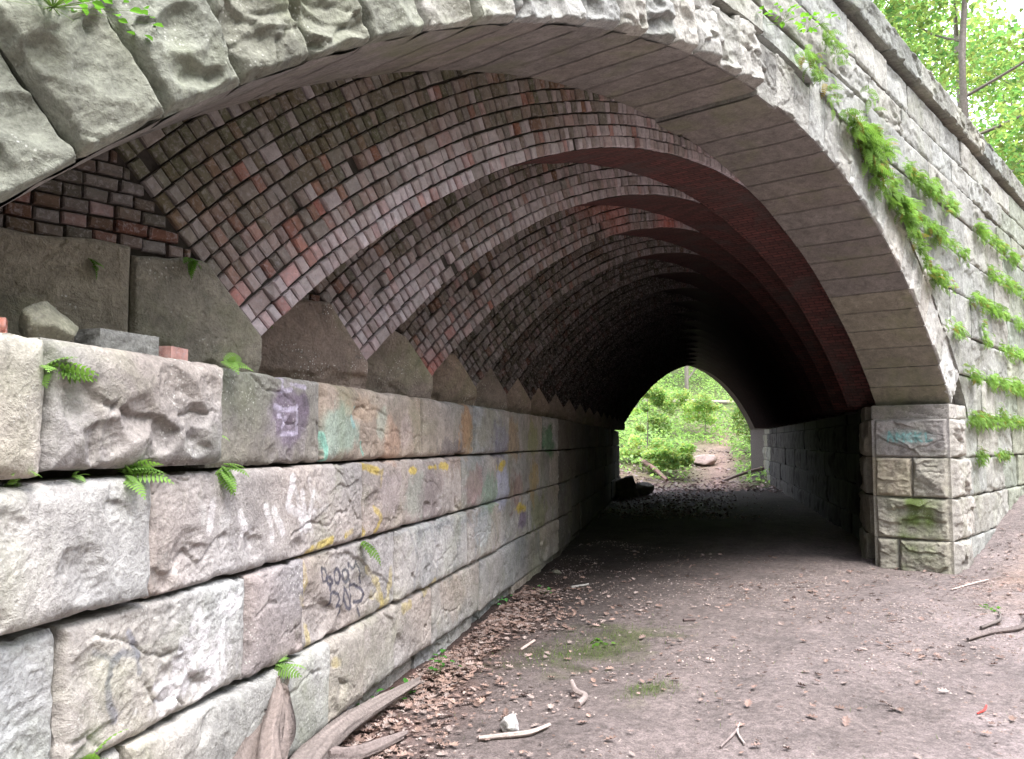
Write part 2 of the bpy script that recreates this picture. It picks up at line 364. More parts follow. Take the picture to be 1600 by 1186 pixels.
# ------------------------------------------------------------------ spray paint on the left wall: (along wall, height)
PAINT = [
    ('e', [(-6.304, 1.618)], (0.13, 0.09, 0.17), (0.198, 0.147), 0.8, 0.28),
    ('e', [(-6.376, 1.587)], (0.3, 0.27, 0.33), (0.216, 0.159), 0.35, 0.6),
    ('e', [(-5.786, 1.56)], (0.33, 0.5, 0.44), (0.234, 0.153), 0.7, 0.3),
    ('e', [(-5.205, 1.612)], (0.42, 0.5, 0.44), (0.124, 0.112), 0.6, 0.4),
    ('e', [(-5.045, 1.5)], (0.5, 0.33, 0.25), (0.154, 0.146), 0.6, 0.5),
    ('e', [(-5.493, 1.677)], (0.48, 0.36, 0.26), (0.286, 0.078), 0.45, 0.5),
    ('e', [(-4.788, 1.541)], (0.5, 0.43, 0.42), (0.12, 0.162), 0.6, 0.4),
    ('e', [(-3.885, 1.453)], (0.13, 0.12, 0.14), (0.333, 0.084), 0.7, 0.6),
    ('e', [(-3.41, 1.551)], (0.38, 0.22, 0.1), (0.206, 0.231), 0.8, 0.5),
    ('e', [(-2.859, 1.598)], (0.26, 0.24, 0.2), (0.31, 0.195), 0.5, 0.5),
    ('e', [(-2.286, 1.5)], (0.18, 0.17, 0.28), (0.306, 0.233), 0.6, 0.5),
    ('e', [(-1.62, 1.532)], (0.33, 0.23, 0.13), (0.423, 0.215), 0.7, 0.5),
    ('e', [(-0.553, 1.536)], (0.3, 0.32, 0.12), (0.338, 0.227), 0.7, 0.5),
    ('e', [(0.315, 1.5)], (0.05, 0.17, 0.07), (0.401, 0.23), 0.85, 0.4),
    ('e', [(-4.634, 1.17)], (0.34, 0.38, 0.34), (0.231, 0.185), 0.7, 0.5),
    ('e', [(-4.307, 1.13)], (0.24, 0.2, 0.21), (0.289, 0.209), 0.6, 0.6),
    ('e', [(-5.09, 1.196)], (0.45, 0.4, 0.42), (0.219, 0.151), 0.55, 0.4),
    ('e', [(-3.783, 1.121)], (0.52, 0.5, 0.5), (0.343, 0.188), 0.55, 0.6),
    ('e', [(-3.159, 1.137)], (0.3, 0.17, 0.18), (0.284, 0.155), 0.6, 0.5),
    ('e', [(-2.702, 1.032)], (0.2, 0.34, 0.26), (0.322, 0.198), 0.65, 0.5),
    ('e', [(-2.108, 1.055)], (0.42, 0.45, 0.66), (0.291, 0.225), 0.75, 0.5),
    ('e', [(-1.474, 1.021)], (0.25, 0.1, 0.08), (0.307, 0.217), 0.5, 0.6),
    ('e', [(-0.593, 1.043)], (0.4, 0.28, 0.08), (0.257, 0.237), 0.65, 0.6),
    ('e', [(-1.169, 0.695)], (0.17, 0.12, 0.25), (0.295, 0.105), 0.8, 0.3),
    ('e', [(-0.302, 0.706)], (0.24, 0.26, 0.11), (0.561, 0.215), 0.6, 0.5),
    ('e', [(-4.802, 0.743)], (0.56, 0.54, 0.55), (0.242, 0.237), 0.55, 0.35),
    ('s', [(-5.029, 0.933), (-4.761, 0.953), (-4.586, 0.739), (-4.679, 0.533)], (0.24, 0.25, 0.28), 0.022, 0.5, 0.3),
    ('e', [(-4.366, 0.727)], (0.56, 0.54, 0.55), (0.253, 0.222), 0.55, 0.35),
    ('s', [(-4.603, 0.906), (-4.322, 0.922), (-4.14, 0.721), (-4.238, 0.53)], (0.24, 0.25, 0.28), 0.022, 0.5, 0.3),
    ('e', [(-3.934, 0.717)], (0.56, 0.54, 0.55), (0.292, 0.229), 0.55, 0.35),
    ('s', [(-4.204, 0.903), (-3.881, 0.918), (-3.673, 0.709), (-3.788, 0.513)], (0.24, 0.25, 0.28), 0.022, 0.5, 0.3),
    ('e', [(-3.398, 0.701)], (0.56, 0.54, 0.55), (0.304, 0.218), 0.55, 0.35),
    ('s', [(-3.679, 0.88), (-3.342, 0.893), (-3.126, 0.693), (-3.247, 0.506)], (0.24, 0.25, 0.28), 0.022, 0.5, 0.3),
    ('e', [(-2.807, 0.714)], (0.56, 0.54, 0.55), (0.335, 0.215), 0.55, 0.35),
    ('s', [(-3.117, 0.891), (-2.745, 0.904), (-2.507, 0.706), (-2.642, 0.522)], (0.24, 0.25, 0.28), 0.022, 0.5, 0.3),
    ('e', [(-2.158, 0.706)], (0.56, 0.54, 0.55), (0.315, 0.211), 0.55, 0.35),
    ('s', [(-2.45, 0.876), (-2.097, 0.891), (-1.876, 0.7), (-2.003, 0.519)], (0.24, 0.25, 0.28), 0.022, 0.5, 0.3),
    ('e', [(-4.43, 0.63)], (0.3, 0.32, 0.34), (0.19, 0.169), 0.5, 0.5),
    ('e', [(-2.955, 0.809)], (0.36, 0.42, 0.46), (0.255, 0.211), 0.6, 0.5),
    ('e', [(-0.494, 0.09)], (0.48, 0.47, 0.38), (0.338, 0.181), 0.6, 0.4),
    ('e', [(-3.769, 0.37)], (0.4, 0.33, 0.28), (0.341, 0.186), 0.4, 0.6),
    ('e', [(-7.207, 0.635)], (0.74, 0.74, 0.78), (0.156, 0.093), 0.8, 0.95),
    ('e', [(-6.95, 0.673)], (0.74, 0.74, 0.78), (0.145, 0.133), 0.8, 0.95),
    ('e', [(-6.846, 0.846)], (0.74, 0.74, 0.78), (0.105, 0.045), 0.8, 0.95),
    ('e', [(-7.04, 0.799)], (0.74, 0.74, 0.78), (0.076, 0.094), 0.8, 0.95),
    ('e', [(-7.156, 0.745)], (0.74, 0.74, 0.78), (0.055, 0.068), 0.8, 0.95),
    ('e', [(-7.06, 1.238)], (0.68, 0.69, 0.7), (0.042, 0.095), 0.4, 0.95),
    ('e', [(-6.907, 1.189)], (0.68, 0.69, 0.7), (0.046, 0.055), 0.4, 0.95),
    ('e', [(-7.668, 1.286)], (0.68, 0.69, 0.7), (0.208, 0.117), 0.4, 0.95),
    ('s', [(-6.348, 1.329), (-6.295, 1.248), (-6.237, 1.085)], (0.76, 0.75, 0.78), 0.034, 0.75, 0.8),
    ('s', [(-6.331, 1.329), (-6.392, 1.216), (-6.292, 1.169), (-6.15, 1.109)], (0.76, 0.75, 0.78), 0.034, 0.75, 0.8),
    ('s', [(-6.119, 1.254), (-6.153, 1.182), (-6.185, 1.096)], (0.76, 0.75, 0.78), 0.034, 0.75, 0.8),
    ('s', [(-6.082, 1.235), (-5.965, 1.177), (-6.115, 1.155)], (0.76, 0.75, 0.78), 0.034, 0.75, 0.8),
    ('s', [(-6.59, 1.222), (-6.543, 1.145), (-6.526, 1.084)], (0.76, 0.75, 0.78), 0.034, 0.75, 0.8),
    ('s', [(-6.516, 1.202), (-6.435, 1.105)], (0.76, 0.75, 0.78), 0.034, 0.75, 0.8),
    ('s', [(-6.795, 1.21), (-6.753, 1.151), (-6.765, 1.131)], (0.76, 0.75, 0.78), 0.034, 0.75, 0.8),
    ('s', [(-6.713, 1.14), (-6.682, 1.073)], (0.76, 0.75, 0.78), 0.034, 0.75, 0.8),
    ('s', [(-6.993, 1.271), (-7.012, 1.162)], (0.76, 0.75, 0.78), 0.034, 0.75, 0.8),
    ('s', [(-6.244, 1.261), (-6.223, 1.164), (-6.131, 1.074)], (0.76, 0.75, 0.78), 0.034, 0.75, 0.8),
    ('s', [(-6.158, 1.321), (-6.128, 1.238)], (0.76, 0.75, 0.78), 0.034, 0.75, 0.8),
    ('s', [(-6.473, 1.654), (-6.377, 1.642), (-6.259, 1.655)], (0.55, 0.52, 0.68), 0.018, 0.7, 0.6),
    ('s', [(-6.26, 1.671), (-6.255, 1.542)], (0.55, 0.52, 0.68), 0.018, 0.7, 0.6),
    ('s', [(-6.44, 1.617), (-6.342, 1.604), (-6.406, 1.564)], (0.55, 0.52, 0.68), 0.018, 0.7, 0.6),
    ('s', [(-6.383, 1.799), (-6.396, 1.728), (-6.314, 1.74)], (0.55, 0.52, 0.68), 0.018, 0.7, 0.6),
    ('s', [(-6.405, 1.533), (-6.255, 1.542)], (0.55, 0.52, 0.68), 0.018, 0.7, 0.6),
    ('s', [(-6.315, 1.764), (-6.175, 1.757)], (0.55, 0.52, 0.68), 0.018, 0.7, 0.6),
    ('s', [(-5.988, 1.536), (-5.954, 1.416)], (0.25, 0.62, 0.52), 0.03, 0.8, 0.3),
    ('s', [(-5.609, 1.679), (-5.629, 1.595)], (0.3, 0.58, 0.6), 0.03, 0.6, 0.3),
    ('s', [(-5.508, 1.492), (-5.482, 1.435)], (0.2, 0.5, 0.42), 0.02, 0.7, 0.3),
    ('s', [(-6.18, 0.975), (-6.035, 0.998), (-5.899, 1.008)], (0.62, 0.47, 0.05), 0.032, 0.85, 0.7),
    ('s', [(-5.308, 1.119), (-5.228, 1.053), (-5.355, 0.958)], (0.62, 0.47, 0.05), 0.032, 0.85, 0.7),
    ('s', [(-5.732, 1.017), (-5.655, 1.027)], (0.62, 0.47, 0.05), 0.032, 0.85, 0.7),
    ('s', [(-5.223, 1.332), (-5.247, 1.243)], (0.62, 0.47, 0.05), 0.032, 0.85, 0.7),
    ('s', [(-5.505, 1.04), (-5.48, 1.0)], (0.62, 0.47, 0.05), 0.032, 0.85, 0.7),
    ('s', [(-5.492, 1.369), (-5.236, 1.322)], (0.62, 0.47, 0.05), 0.032, 0.85, 0.7),
    ('s', [(-6.205, 0.951), (-6.174, 0.843), (-6.179, 0.732)], (0.56, 0.46, 0.14), 0.045, 0.6, 0.75),
    ('s', [(-6.196, 0.735), (-6.201, 0.633)], (0.56, 0.46, 0.14), 0.045, 0.6, 0.75),
    ('s', [(-6.13, 0.618), (-6.119, 0.552)], (0.56, 0.46, 0.14), 0.045, 0.6, 0.75),
    ('s', [(-5.398, 0.788), (-5.241, 0.688), (-5.17, 0.548)], (0.56, 0.46, 0.14), 0.045, 0.6, 0.75),
    ('s', [(-5.023, 0.745), (-5.074, 0.56), (-5.184, 0.55)], (0.56, 0.46, 0.14), 0.045, 0.6, 0.75),
    ('s', [(-5.343, 0.646), (-5.185, 0.6)], (0.56, 0.46, 0.14), 0.045, 0.6, 0.75),
    ('s', [(-5.876, 0.404), (-5.814, 0.39)], (0.56, 0.46, 0.14), 0.045, 0.6, 0.75),
    ('s', [(-4.837, 0.466), (-4.68, 0.469)], (0.56, 0.46, 0.14), 0.045, 0.6, 0.75),
    ('s', [(-4.227, 0.539), (-4.409, 0.499)], (0.56, 0.46, 0.14), 0.045, 0.6, 0.75),
    ('e', [(-4.699, 1.316)], (0.62, 0.47, 0.05), (0.086, 0.024), 0.8, 0.8),
    ('e', [(-4.284, 1.325)], (0.62, 0.47, 0.05), (0.099, 0.027), 0.8, 0.8),
    ('e', [(-4.022, 1.326)], (0.62, 0.47, 0.05), (0.108, 0.027), 0.8, 0.8),
    ('e', [(-2.16, 1.299)], (0.62, 0.47, 0.05), (0.181, 0.035), 0.8, 0.8),
    ('e', [(-2.285, 1.267)], (0.62, 0.47, 0.05), (0.176, 0.035), 0.8, 0.8),
    ('e', [(-1.231, 0.805)], (0.62, 0.47, 0.05), (0.224, 0.039), 0.8, 0.8),
    ('e', [(-1.324, 0.838)], (0.62, 0.47, 0.05), (0.22, 0.039), 0.8, 0.8),
    ('e', [(-6.251, 0.765)], (0.5, 0.42, 0.18), (0.064, 0.059), 0.3, 0.7),
    ('s', [(-5.983, 0.88), (-5.987, 0.844), (-5.974, 0.813), (-5.937, 0.81), (-5.926, 0.824)], (0.07, 0.07, 0.1), 0.0165, 0.95, 0.05),
    ('s', [(-5.983, 0.88), (-5.94, 0.869), (-5.926, 0.845), (-5.913, 0.828), (-5.869, 0.816), (-5.849, 0.791), (-5.88, 0.78), (-5.912, 0.793), (-5.926, 0.824)], (0.07, 0.07, 0.1), 0.0165, 0.95, 0.05),
    ('s', [(-5.88, 0.78), (-5.892, 0.76)], (0.07, 0.07, 0.1), 0.0165, 0.95, 0.05),
    ('s', [(-5.654, 0.766), (-5.651, 0.861), (-5.614, 0.828), (-5.578, 0.823), (-5.55, 0.854), (-5.512, 0.814), (-5.48, 0.733)], (0.07, 0.07, 0.1), 0.0165, 0.95, 0.05),
    ('s', [(-5.889, 0.685), (-5.885, 0.738), (-5.854, 0.743), (-5.788, 0.721), (-5.774, 0.692), (-5.806, 0.67), (-5.818, 0.662)], (0.07, 0.07, 0.1), 0.0165, 0.95, 0.05),
    ('s', [(-5.806, 0.67), (-5.759, 0.651), (-5.745, 0.626), (-5.771, 0.612)], (0.07, 0.07, 0.1), 0.0165, 0.95, 0.05),
    ('s', [(-5.733, 0.679), (-5.708, 0.741), (-5.651, 0.67), (-5.622, 0.648)], (0.07, 0.07, 0.1), 0.0165, 0.95, 0.05),
    ('s', [(-5.72, 0.682), (-5.691, 0.638), (-5.649, 0.619), (-5.622, 0.637)], (0.07, 0.07, 0.1), 0.0165, 0.95, 0.05),
    ('s', [(-5.639, 0.741), (-5.623, 0.665)], (0.07, 0.07, 0.1), 0.0165, 0.95, 0.05),
    ('s', [(-5.639, 0.741), (-5.554, 0.733), (-5.479, 0.698), (-5.455, 0.659), (-5.492, 0.637), (-5.579, 0.643)], (0.07, 0.07, 0.1), 0.0165, 0.95, 0.05),
    ('s', [(-5.549, 0.607), (-5.511, 0.559)], (0.07, 0.07, 0.1), 0.0165, 0.95, 0.05),
    ('s', [(-5.754, 0.806), (-5.758, 0.788), (-5.771, 0.777), (-5.79, 0.775), (-5.808, 0.783), (-5.822, 0.798), (-5.828, 0.817), (-5.824, 0.835), (-5.811, 0.847), (-5.793, 0.849), (-5.774, 0.842), (-5.76, 0.826), (-5.754, 0.806)], (0.07, 0.07, 0.1), 0.0165, 0.95, 0.15),
    ('s', [(-5.661, 0.795), (-5.665, 0.78), (-5.677, 0.77), (-5.693, 0.768), (-5.71, 0.775), (-5.722, 0.788), (-5.727, 0.805), (-5.723, 0.821), (-5.712, 0.831), (-5.695, 0.833), (-5.679, 0.826), (-5.666, 0.812), (-5.661, 0.795)], (0.07, 0.07, 0.1), 0.0165, 0.95, 0.15),
    ('s', [(-7.454, 0.879), (-7.408, 0.813), (-7.399, 0.741)], (0.17, 0.18, 0.23), 0.022, 0.7, 0.35),
    ('s', [(-7.613, 0.854), (-7.544, 0.818), (-7.483, 0.824), (-7.407, 0.799)], (0.17, 0.18, 0.23), 0.022, 0.7, 0.35),
    ('s', [(-7.551, 0.766), (-7.543, 0.797), (-7.503, 0.815)], (0.17, 0.18, 0.23), 0.022, 0.7, 0.35),
    ('s', [(-7.56, 0.749), (-7.552, 0.687), (-7.519, 0.624)], (0.17, 0.18, 0.23), 0.022, 0.7, 0.35),
]
# the broad colour washes have weathered most
PAINT = [(k, p, c, w, al * (.82 if k == 'e' else (.75 if c[2] < .2 and c[0] > .5 else .95)), nz) for k, p, c, w, al, nz in PAINT]

def vnoise_edge(x, z, seed):
    return vn(x * 9, z * 9, seed=seed) * .6 + vn(x * 34, z * 34, seed=seed + 5) * .4

def wall_paint(t, z, Cc):
    Cc = Cc.copy()
    tmin, tmax, zmin, zmax = t.min(), t.max(), z.min(), z.max()
    for k, (kind, pts, colr, w, al, nz) in enumerate(PAINT):
        p = np.array(pts); mw = max(w) if kind == 'e' else w
        if p[:, 0].max() + mw * 1.5 < tmin or p[:, 0].min() - mw * 1.5 > tmax or p[:, 1].max() + mw * 1.5 < zmin or p[:, 1].min() - mw * 1.5 > zmax: continue
        nn = vnoise_edge(t, z, 31 + k) + .5 * vn(t * 16, z * 4, seed=77 + k)
        if kind == 's':
            dmin = np.full(t.shape, 9.)
            for (ax, az), (bx, bz) in zip(pts[:-1], pts[1:]):
                vx, vz = bx - ax, bz - az; L = vx * vx + vz * vz + 1e-9
                u = np.clip(((t - ax) * vx + (z - az) * vz) / L, 0, 1)
                dmin = np.minimum(dmin, np.hypot(t - ax - u * vx, z - az - u * vz))
            m = np.clip((w * .6 * (1 + .5 * nn) - dmin) / (w * .25) + .5, 0, 1) * np.clip(1.15 - nz * (.4 - nn), 0, 1)
        else:
            r = np.hypot((t - pts[0][0]) / w[0], (z - pts[0][1]) / w[1])
            m = np.clip((1 - r + nn * nz * .9) / .28, 0, 1)
            if nz > .9: m = m * np.clip((vn(t * 40, z * 22, seed=k) + .45 + .5 * (1 - r)) * 2.2, 0, 1)
        m = (m * al)[..., None]
        Cc = Cc * (1 - m) + np.array(colr) * m
    return Cc

# ------------------------------------------------------------------ left wall
def wall_xf(t0, z0, off, p0=P0, sgn=1):
    def f(x, y, z):
        t = t0 + np.asarray(x); o = np.asarray(y) + off
        o = o - .54 * np.clip((t - 1) / 14, 0, 1.2) ** 1.4
        return np.stack([p0[0] + WV[0] * t - sgn * NW[0] * o, p0[1] + WV[1] * t - sgn * NW[1] * o, z0 + np.asarray(z) + 0 * t], -1)
    return f

abut = thing('abutment_wall', 'long wall of big rough sandstone blocks covered in faded graffiti, left side of the path', 'wall')
rng = random.Random(5)
LEV = [(-.30, .092), (.098, .522), (.528, .962), (.968, 1.391), (1.398, ZT)]
JT = {4: [-13, -11.6, -10.4, -9.2, -7.89, -6.97, -6.0, -4.47, -3.17, -1.95, .02, 1.0],
      3: [-13, -11.2, -10, -8.75, -7.375, -5.49, -3.52, -1.9, .35, 1.0],
      2: [-13, -11.8, -10.6, -9.1, -7.75, -6.72, -6.21, -4.95, -3.38, -2.28, -.9, 1.0],
      1: [-13, -11.4, -10, -8.6, -7.45, -5.94, -5.45, -4.22, -2.95, -1.6, -.2, 1.0],
      0: [-13, -11, -9, -7.1, -5.86, -5.3, -4.4, -3, -1.5, 0, 1.0]}
for k in JT:
    t = 1.0
    while t < 15.4: t = min(15.4, t + rng.uniform(1.1, 1.7)); JT[k].append(t)
TONE = {(1, -8.6): (.42, .42, .41), (4, -7.89): (.36, .35, .345), (4, -6.97): (.27, .265, .25), (4, -6.0): (.40, .34, .29), (4, -9.2): (.46, .45, .43), (4, -4.47): (.36, .33, .31),
        (3, -8.75): (.47, .48, .485), (3, -7.375): (.41, .38, .37), (3, -5.49): (.40, .36, .345), (2, -9.1): (.44, .45, .45), (2, -7.75): (.42, .41, .395),
        (2, -6.72): (.37, .34, .345), (2, -6.21): (.41, .38, .37), (2, -4.95): (.40, .40, .39), (1, -7.45): (.41, .395, .37), (1, -5.94): (.42, .40, .37), (1, -5.45): (.41, .385, .375)}
BITES = {(4, -7.89): [(.29, .50, .07, .3), (.40, .36, .10, .5), (.12, .30, .12, .3), (.60, .50, .12, .35), (.74, .32, .11, .5), (.90, .55, .10, .3), (.55, .16, .10, .5), (.28, .08, .12, .5), (.78, .08, .11, .55), (.50, .02, .09, .4), (.04, .62, .08, .2)]}
def low_bites(r, W, per=4.0, vmax=.30):    # shell-shaped chips, most of them along the lower arris
    return [(r.uniform(0, 1), (r.uniform(-.05, .12) if r.random() < .7 else r.uniform(.2, .9)) , r.uniform(.03, .085), r.uniform(.18, .42)) for _ in range(int(2 + W * per))]
OFFS = {(4, -7.89): .035, (4, -9.2): .04, (3, -8.75): .03, (1, -7.45): .03}
for k, js in JT.items():
    z0, z1 = LEV[k]
    for a, b in zip(js[:-1], js[1:]):
        g = .004; far = a > 1; near = a < -2.5 and b > -10
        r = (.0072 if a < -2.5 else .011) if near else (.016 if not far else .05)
        base = TONE.get((k, a), tint(rng, (.37, .355, .345) if a < 1 else (.15, .14, .13)))  # blocks inside the tunnel get a darker base to paint in shade
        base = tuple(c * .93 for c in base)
        z0 = LEV[k][0] + {(4, -7.89): .016, (3, -8.75): .014, (1, -5.45): .012}.get((k, a), 0)
        off = OFFS.get((k, a), rng.uniform(-.012, .022)) - (.07 if far else 0) - (.06 if k == 0 else 0)
        amp = rng.uniform(.045, .075) if k < 4 else rng.uniform(.045, .065)
        scoops = rng.choice([.2, .5, .9])
        if (k, a) == (4, -7.89): amp, scoops = .085, 1.9
        if (k, a) in ((2, -6.21), (4, -6.97)): amp, scoops = .035, 0.
        if k == 4 and -6.5 < a < 1: scoops = .25
        if (k, a) in ((3, -8.75), (2, -7.75), (1, -7.45)): amp, scoops = .055, .25
        sd = rng.randrange(9999)
        def cf(P, X, Z, a=a, z0=z0, base=base, sd=sd):
            t = (P[..., 0] - P0[0]) * WV[0] + (P[..., 1] - P0[1]) * WV[1]; z = P[..., 2]
            s = 1 + .14 * fbm(t * 3, z * 3, sd, sd, 3)
            C = np.asarray(base) * s[..., None]
            hue = vn(t * 1.6, z * 2.2, seed=sd + 3)[..., None]
            C = C * (1 + hue * np.array([.07, 0, -.06]))
            if -8.3 < a < 1: C = wall_paint(t, z, C)
            return C
        stone('stone_block', wall_xf(a + g, z0, off), b - a - 2 * g, z1 - z0 - .004, .42, r, rng, amp, cf, M_TUNNEL_SHADE if far else M_STONE, abut, scoops, rng.uniform(.2, .6) if a > -5 else rng.uniform(.3, .6), bites=BITES.get((k, a)) or (low_bites(rng, b - a) if near and k else None), rnd=amp * (.75 if near else 1.0))
# dark bed between and behind the blocks
mb = MB(); f = wall_xf(0, 0, -.10)
for (ta, tb, za, zb) in ((-13, .9, -.4, ZT - .03),) + tuple((.9 + 1.45 * i, .9 + 1.45 * (i + 1), -.4, ZT - .03) for i in range(10)):
    c = [f(t, y, z) for t in (ta, tb) for y in (0, -.6) for z in (za, zb)]
    mb.add(c, [(0, 1, 3, 2), (4, 6, 7, 5), (0, 4, 5, 1), (2, 3, 7, 6), (0, 2, 6, 4), (1, 5, 7, 3)])
obj('mortar_bed', mb.mesh('mortar_bed', False), M_MORTAR, abut)

# ------------------------------------------------------------------ the bridge
bridge = thing('stone_arch_bridge', 'skewed stone railway bridge with stepped red brick arch ribs over the dirt path', 'bridge')

def arc_x(c, r, z):                     # half-width of a circle at height z
    return math.sqrt(max(r * r - (z - c[1]) ** 2, 0))

def arch_wall(y0, y1, c, r, x0, x1, ztop, n=72, zb=1.95, front=True):
    """solid wall x0..x1 with a round opening"""
    mb = MB(); hw = arc_x(c, r, zb); a0 = math.atan2(zb - c[1], hw)
    A = np.linspace(math.pi - a0, a0, n + 1); ax, az = c[0] + r * np.cos(A), c[1] + r * np.sin(A)
    for y, fl in ((y0, False), (y1, True)):
        lo = np.stack([ax, 0 * ax + y, az], -1); hi = np.stack([ax, 0 * ax + y, 0 * ax + ztop], -1)
        mb.grid(np.stack([lo, hi], 1), flip=fl)
        for xa, xb in ((x0, ax[0]), (ax[-1], x1)):
            mb.add([(xa, y, -.4), (xb, y, -.4), (xb, y, ztop), (xa, y, ztop)], [(0, 1, 2, 3)])
    mb.grid(np.stack([np.stack([ax, 0 * ax + y0, az], -1), np.stack([ax, 0 * ax + y1, az], -1)], 1))
    for xa in (ax[0], ax[-1], x0, x1):
        mb.add([(xa, y0, -.4), (xa, y1, -.4), (xa, y1, zb if x0 < xa < x1 else ztop), (xa, y0, zb if x0 < xa < x1 else ztop)], [(0, 1, 2, 3)])
    mb.add([(x0, y0, ztop), (x1, y0, ztop), (x1, y1, ztop), (x0, y1, ztop)], [(0, 1, 2, 3)])
    return mb

# ---- stone ring: voussoirs
ring = obj('arch_ring', None, parent=bridge)
rng = random.Random(11)
c_x, c_z, R_ = RC
a_r = math.degrees(math.atan2(1.95 - c_z, arc_x((c_x, c_z), R_, 1.95)))      # right springing
angs = []
a = a_r
while a < 180 - a_r - .5:
    angs.append(a); a += rng.uniform(2.3, 2.6)
angs.append(180 - a_r)
def pol_xf(am, r0):
    def f(x, y, z):
        th = am - np.asarray(x) / (R_ + .2); r = r0 + np.asarray(z)
        return np.stack([c_x + r * np.cos(th), D0 - np.asarray(y) + 0 * th, c_z + r * np.sin(th)], -1)
    return f
for i, (a, b) in enumerate(zip(angs[:-1], angs[1:])):
    W = math.radians(b - a) * (R_ + .2) - .006
    H = rng.choice([.40, .42, .44, .62]) if a > 70 else rng.choice([.55, .62, .72, .8])
    r0 = R_ + rng.uniform(-.001, .001) - (.035 if 88 < a < 90.5 else 0)
    res = .008 if a > 110 else (.010 if a > 85 else .016)
    base = tint(rng, (.235, .245, .205) if a > 116 else (.38, .385, .37), .12, .03)
    if a < 66: base = tint(rng, (.46, .46, .445), .08)
    o = stone('voussoir', pol_xf(math.radians(b), r0), W, H, T0, res, rng, rng.uniform(.06, .09) if a > 100 else rng.uniform(.045, .07), flat_col(base, i, .25), M_FACE if a < 112 else M_STONE, ring, 1.3, .7, ch=.012, bites=[(rng.uniform(.0, 1), rng.uniform(.05, .95), rng.uniform(.05, .13), rng.uniform(.3, .75)) for _ in range(11)] if a > 90 else None)
    # tooled soffit and outer back, in real depth
    me2 = MB(); th = np.linspace(math.radians(b) - .0004, math.radians(a) + .0012, 6); yy = np.linspace(D0 + .012, D1 + rng.uniform(-.006, .006), 12)
    TH, YY = np.meshgrid(th, yy, indexing='ij'); rr = r0 - .011 + .004 * fbm(TH * 40, YY * 7, 0, 5, 3) + .02 * np.clip(1 - (YY - D0) / .05, 0, 1) * (vn(TH * 90, 0 * YY, seed=i) * .5 + .5)
    me2.grid(np.stack([c_x + rr * np.cos(TH), YY, c_z + rr * np.sin(TH)], -1), tint(rng, (.25, .238, .225) if a > 60 else (.28, .27, .225), .06, .02), flip=True)
    obj('soffit_face', me2.mesh('soffit_face'), M_SOFF, ring)

# ---- spandrel core (rubble behind the facing), far end wall, deck
obj('spandrel_core', arch_wall(D0 + .10, D1 - .002, (c_x, c_z), R_ + .06, -9, 34, 5.33).mesh('spandrel_core', False), M_CORE, bridge)
FC = (25.45, -3.6, 7.665); FD = (13.27, 13.95)
obj('far_arch_ring', arch_wall(FD[0], FD[1], (FC[0], FC[1]), FC[2], -9, 60, 5.33).mesh('far_arch_ring', False), M_CORE, bridge)

# ---- brick ribs
rng = random.Random(21); nrg = np.random.default_rng(4)
BX, BZ, BR = BC
a_b = math.atan2(1.973 - BZ, arc_x((BX, BZ), BR, 1.973))
def brick_colour(n, stain, daylight, rg):
    """n colours; stain 0..1 green film, glow 0..1 pale tone painted in as light on lower rows"""
    base = np.array([(.34, .245, .225), (.30, .23, .21), (.40, .20, .17), (.26, .22, .205), (.38, .135, .105), (.33, .27, .26)])
    w = np.array([.30, .22, .15, .18, .05, .10]); c = base[rg.choice(6, n, p=w / w.sum())]
    c = c * rg.uniform(.6, 1.1, n)[:, None]
    g = np.array([.10, .105, .06]); bl = np.array([.58, .52, .55])
    st = np.clip(stain + rg.normal(0, .15, n), 0, .9)[:, None]; gl = np.clip(daylight + rg.normal(0, .2, n), 0, .85)[:, None]
    c = c * (1 - st) + g * st; return c * (1 - gl) + bl * gl

BT = []   # brick template: unit coords (x 0..1, y depth, z 0..1) : back rect, shoulder rect, front rect
def brick_verts(n, w, h, rg, dep=.06):
    bx, bz = .0065, .0065
    V = np.zeros((n, 12, 3))
    for k, (ix, y) in enumerate(((0, -dep), (0, -.007), (1, 0))):
        xs = [0, 1, 1, 0]; zs = [0, 0, 1, 1]
        for m in range(4):
            V[:, k * 4 + m, 0] = np.where(xs[m], w - ix * bx, ix * bx); V[:, k * 4 + m, 2] = np.where(zs[m], h - ix * bz, ix * bz); V[:, k * 4 + m, 1] = y
    j = rg.normal(0, .0016, (n, 4, 2))
    for k in (1, 2): V[:, k * 4:k * 4 + 4, 0] += j[..., 0]; V[:, k * 4:k * 4 + 4, 2] += j[..., 1]
    V[:, 8:12, 1] += rg.normal(0, .0026, (n, 4))
    V[:, 4:12, 1] += rg.uniform(-.010, .007, (n, 1))
    V[:, 4:12, 1] -= .03 * (rg.random((n, 1)) < .012)
    return V
BF = np.array([(8, 9, 10, 11), (4, 5, 9, 8), (5, 6, 10, 9), (6, 7, 11, 10), (7, 4, 8, 11), (0, 1, 5, 4), (1, 2, 6, 5), (2, 3, 7, 6), (3, 0, 4, 7)])

def emit(name, V, C, parent, mat):
    n = len(V); F = (BF[None] + (np.arange(n) * 12)[:, None, None]).reshape(-1, 4)
    me = make_mesh(name, V.reshape(-1, 3), F, np.repeat(C, 12, 0), False)
    return obj(name, me, mat, parent, kind='stuff')

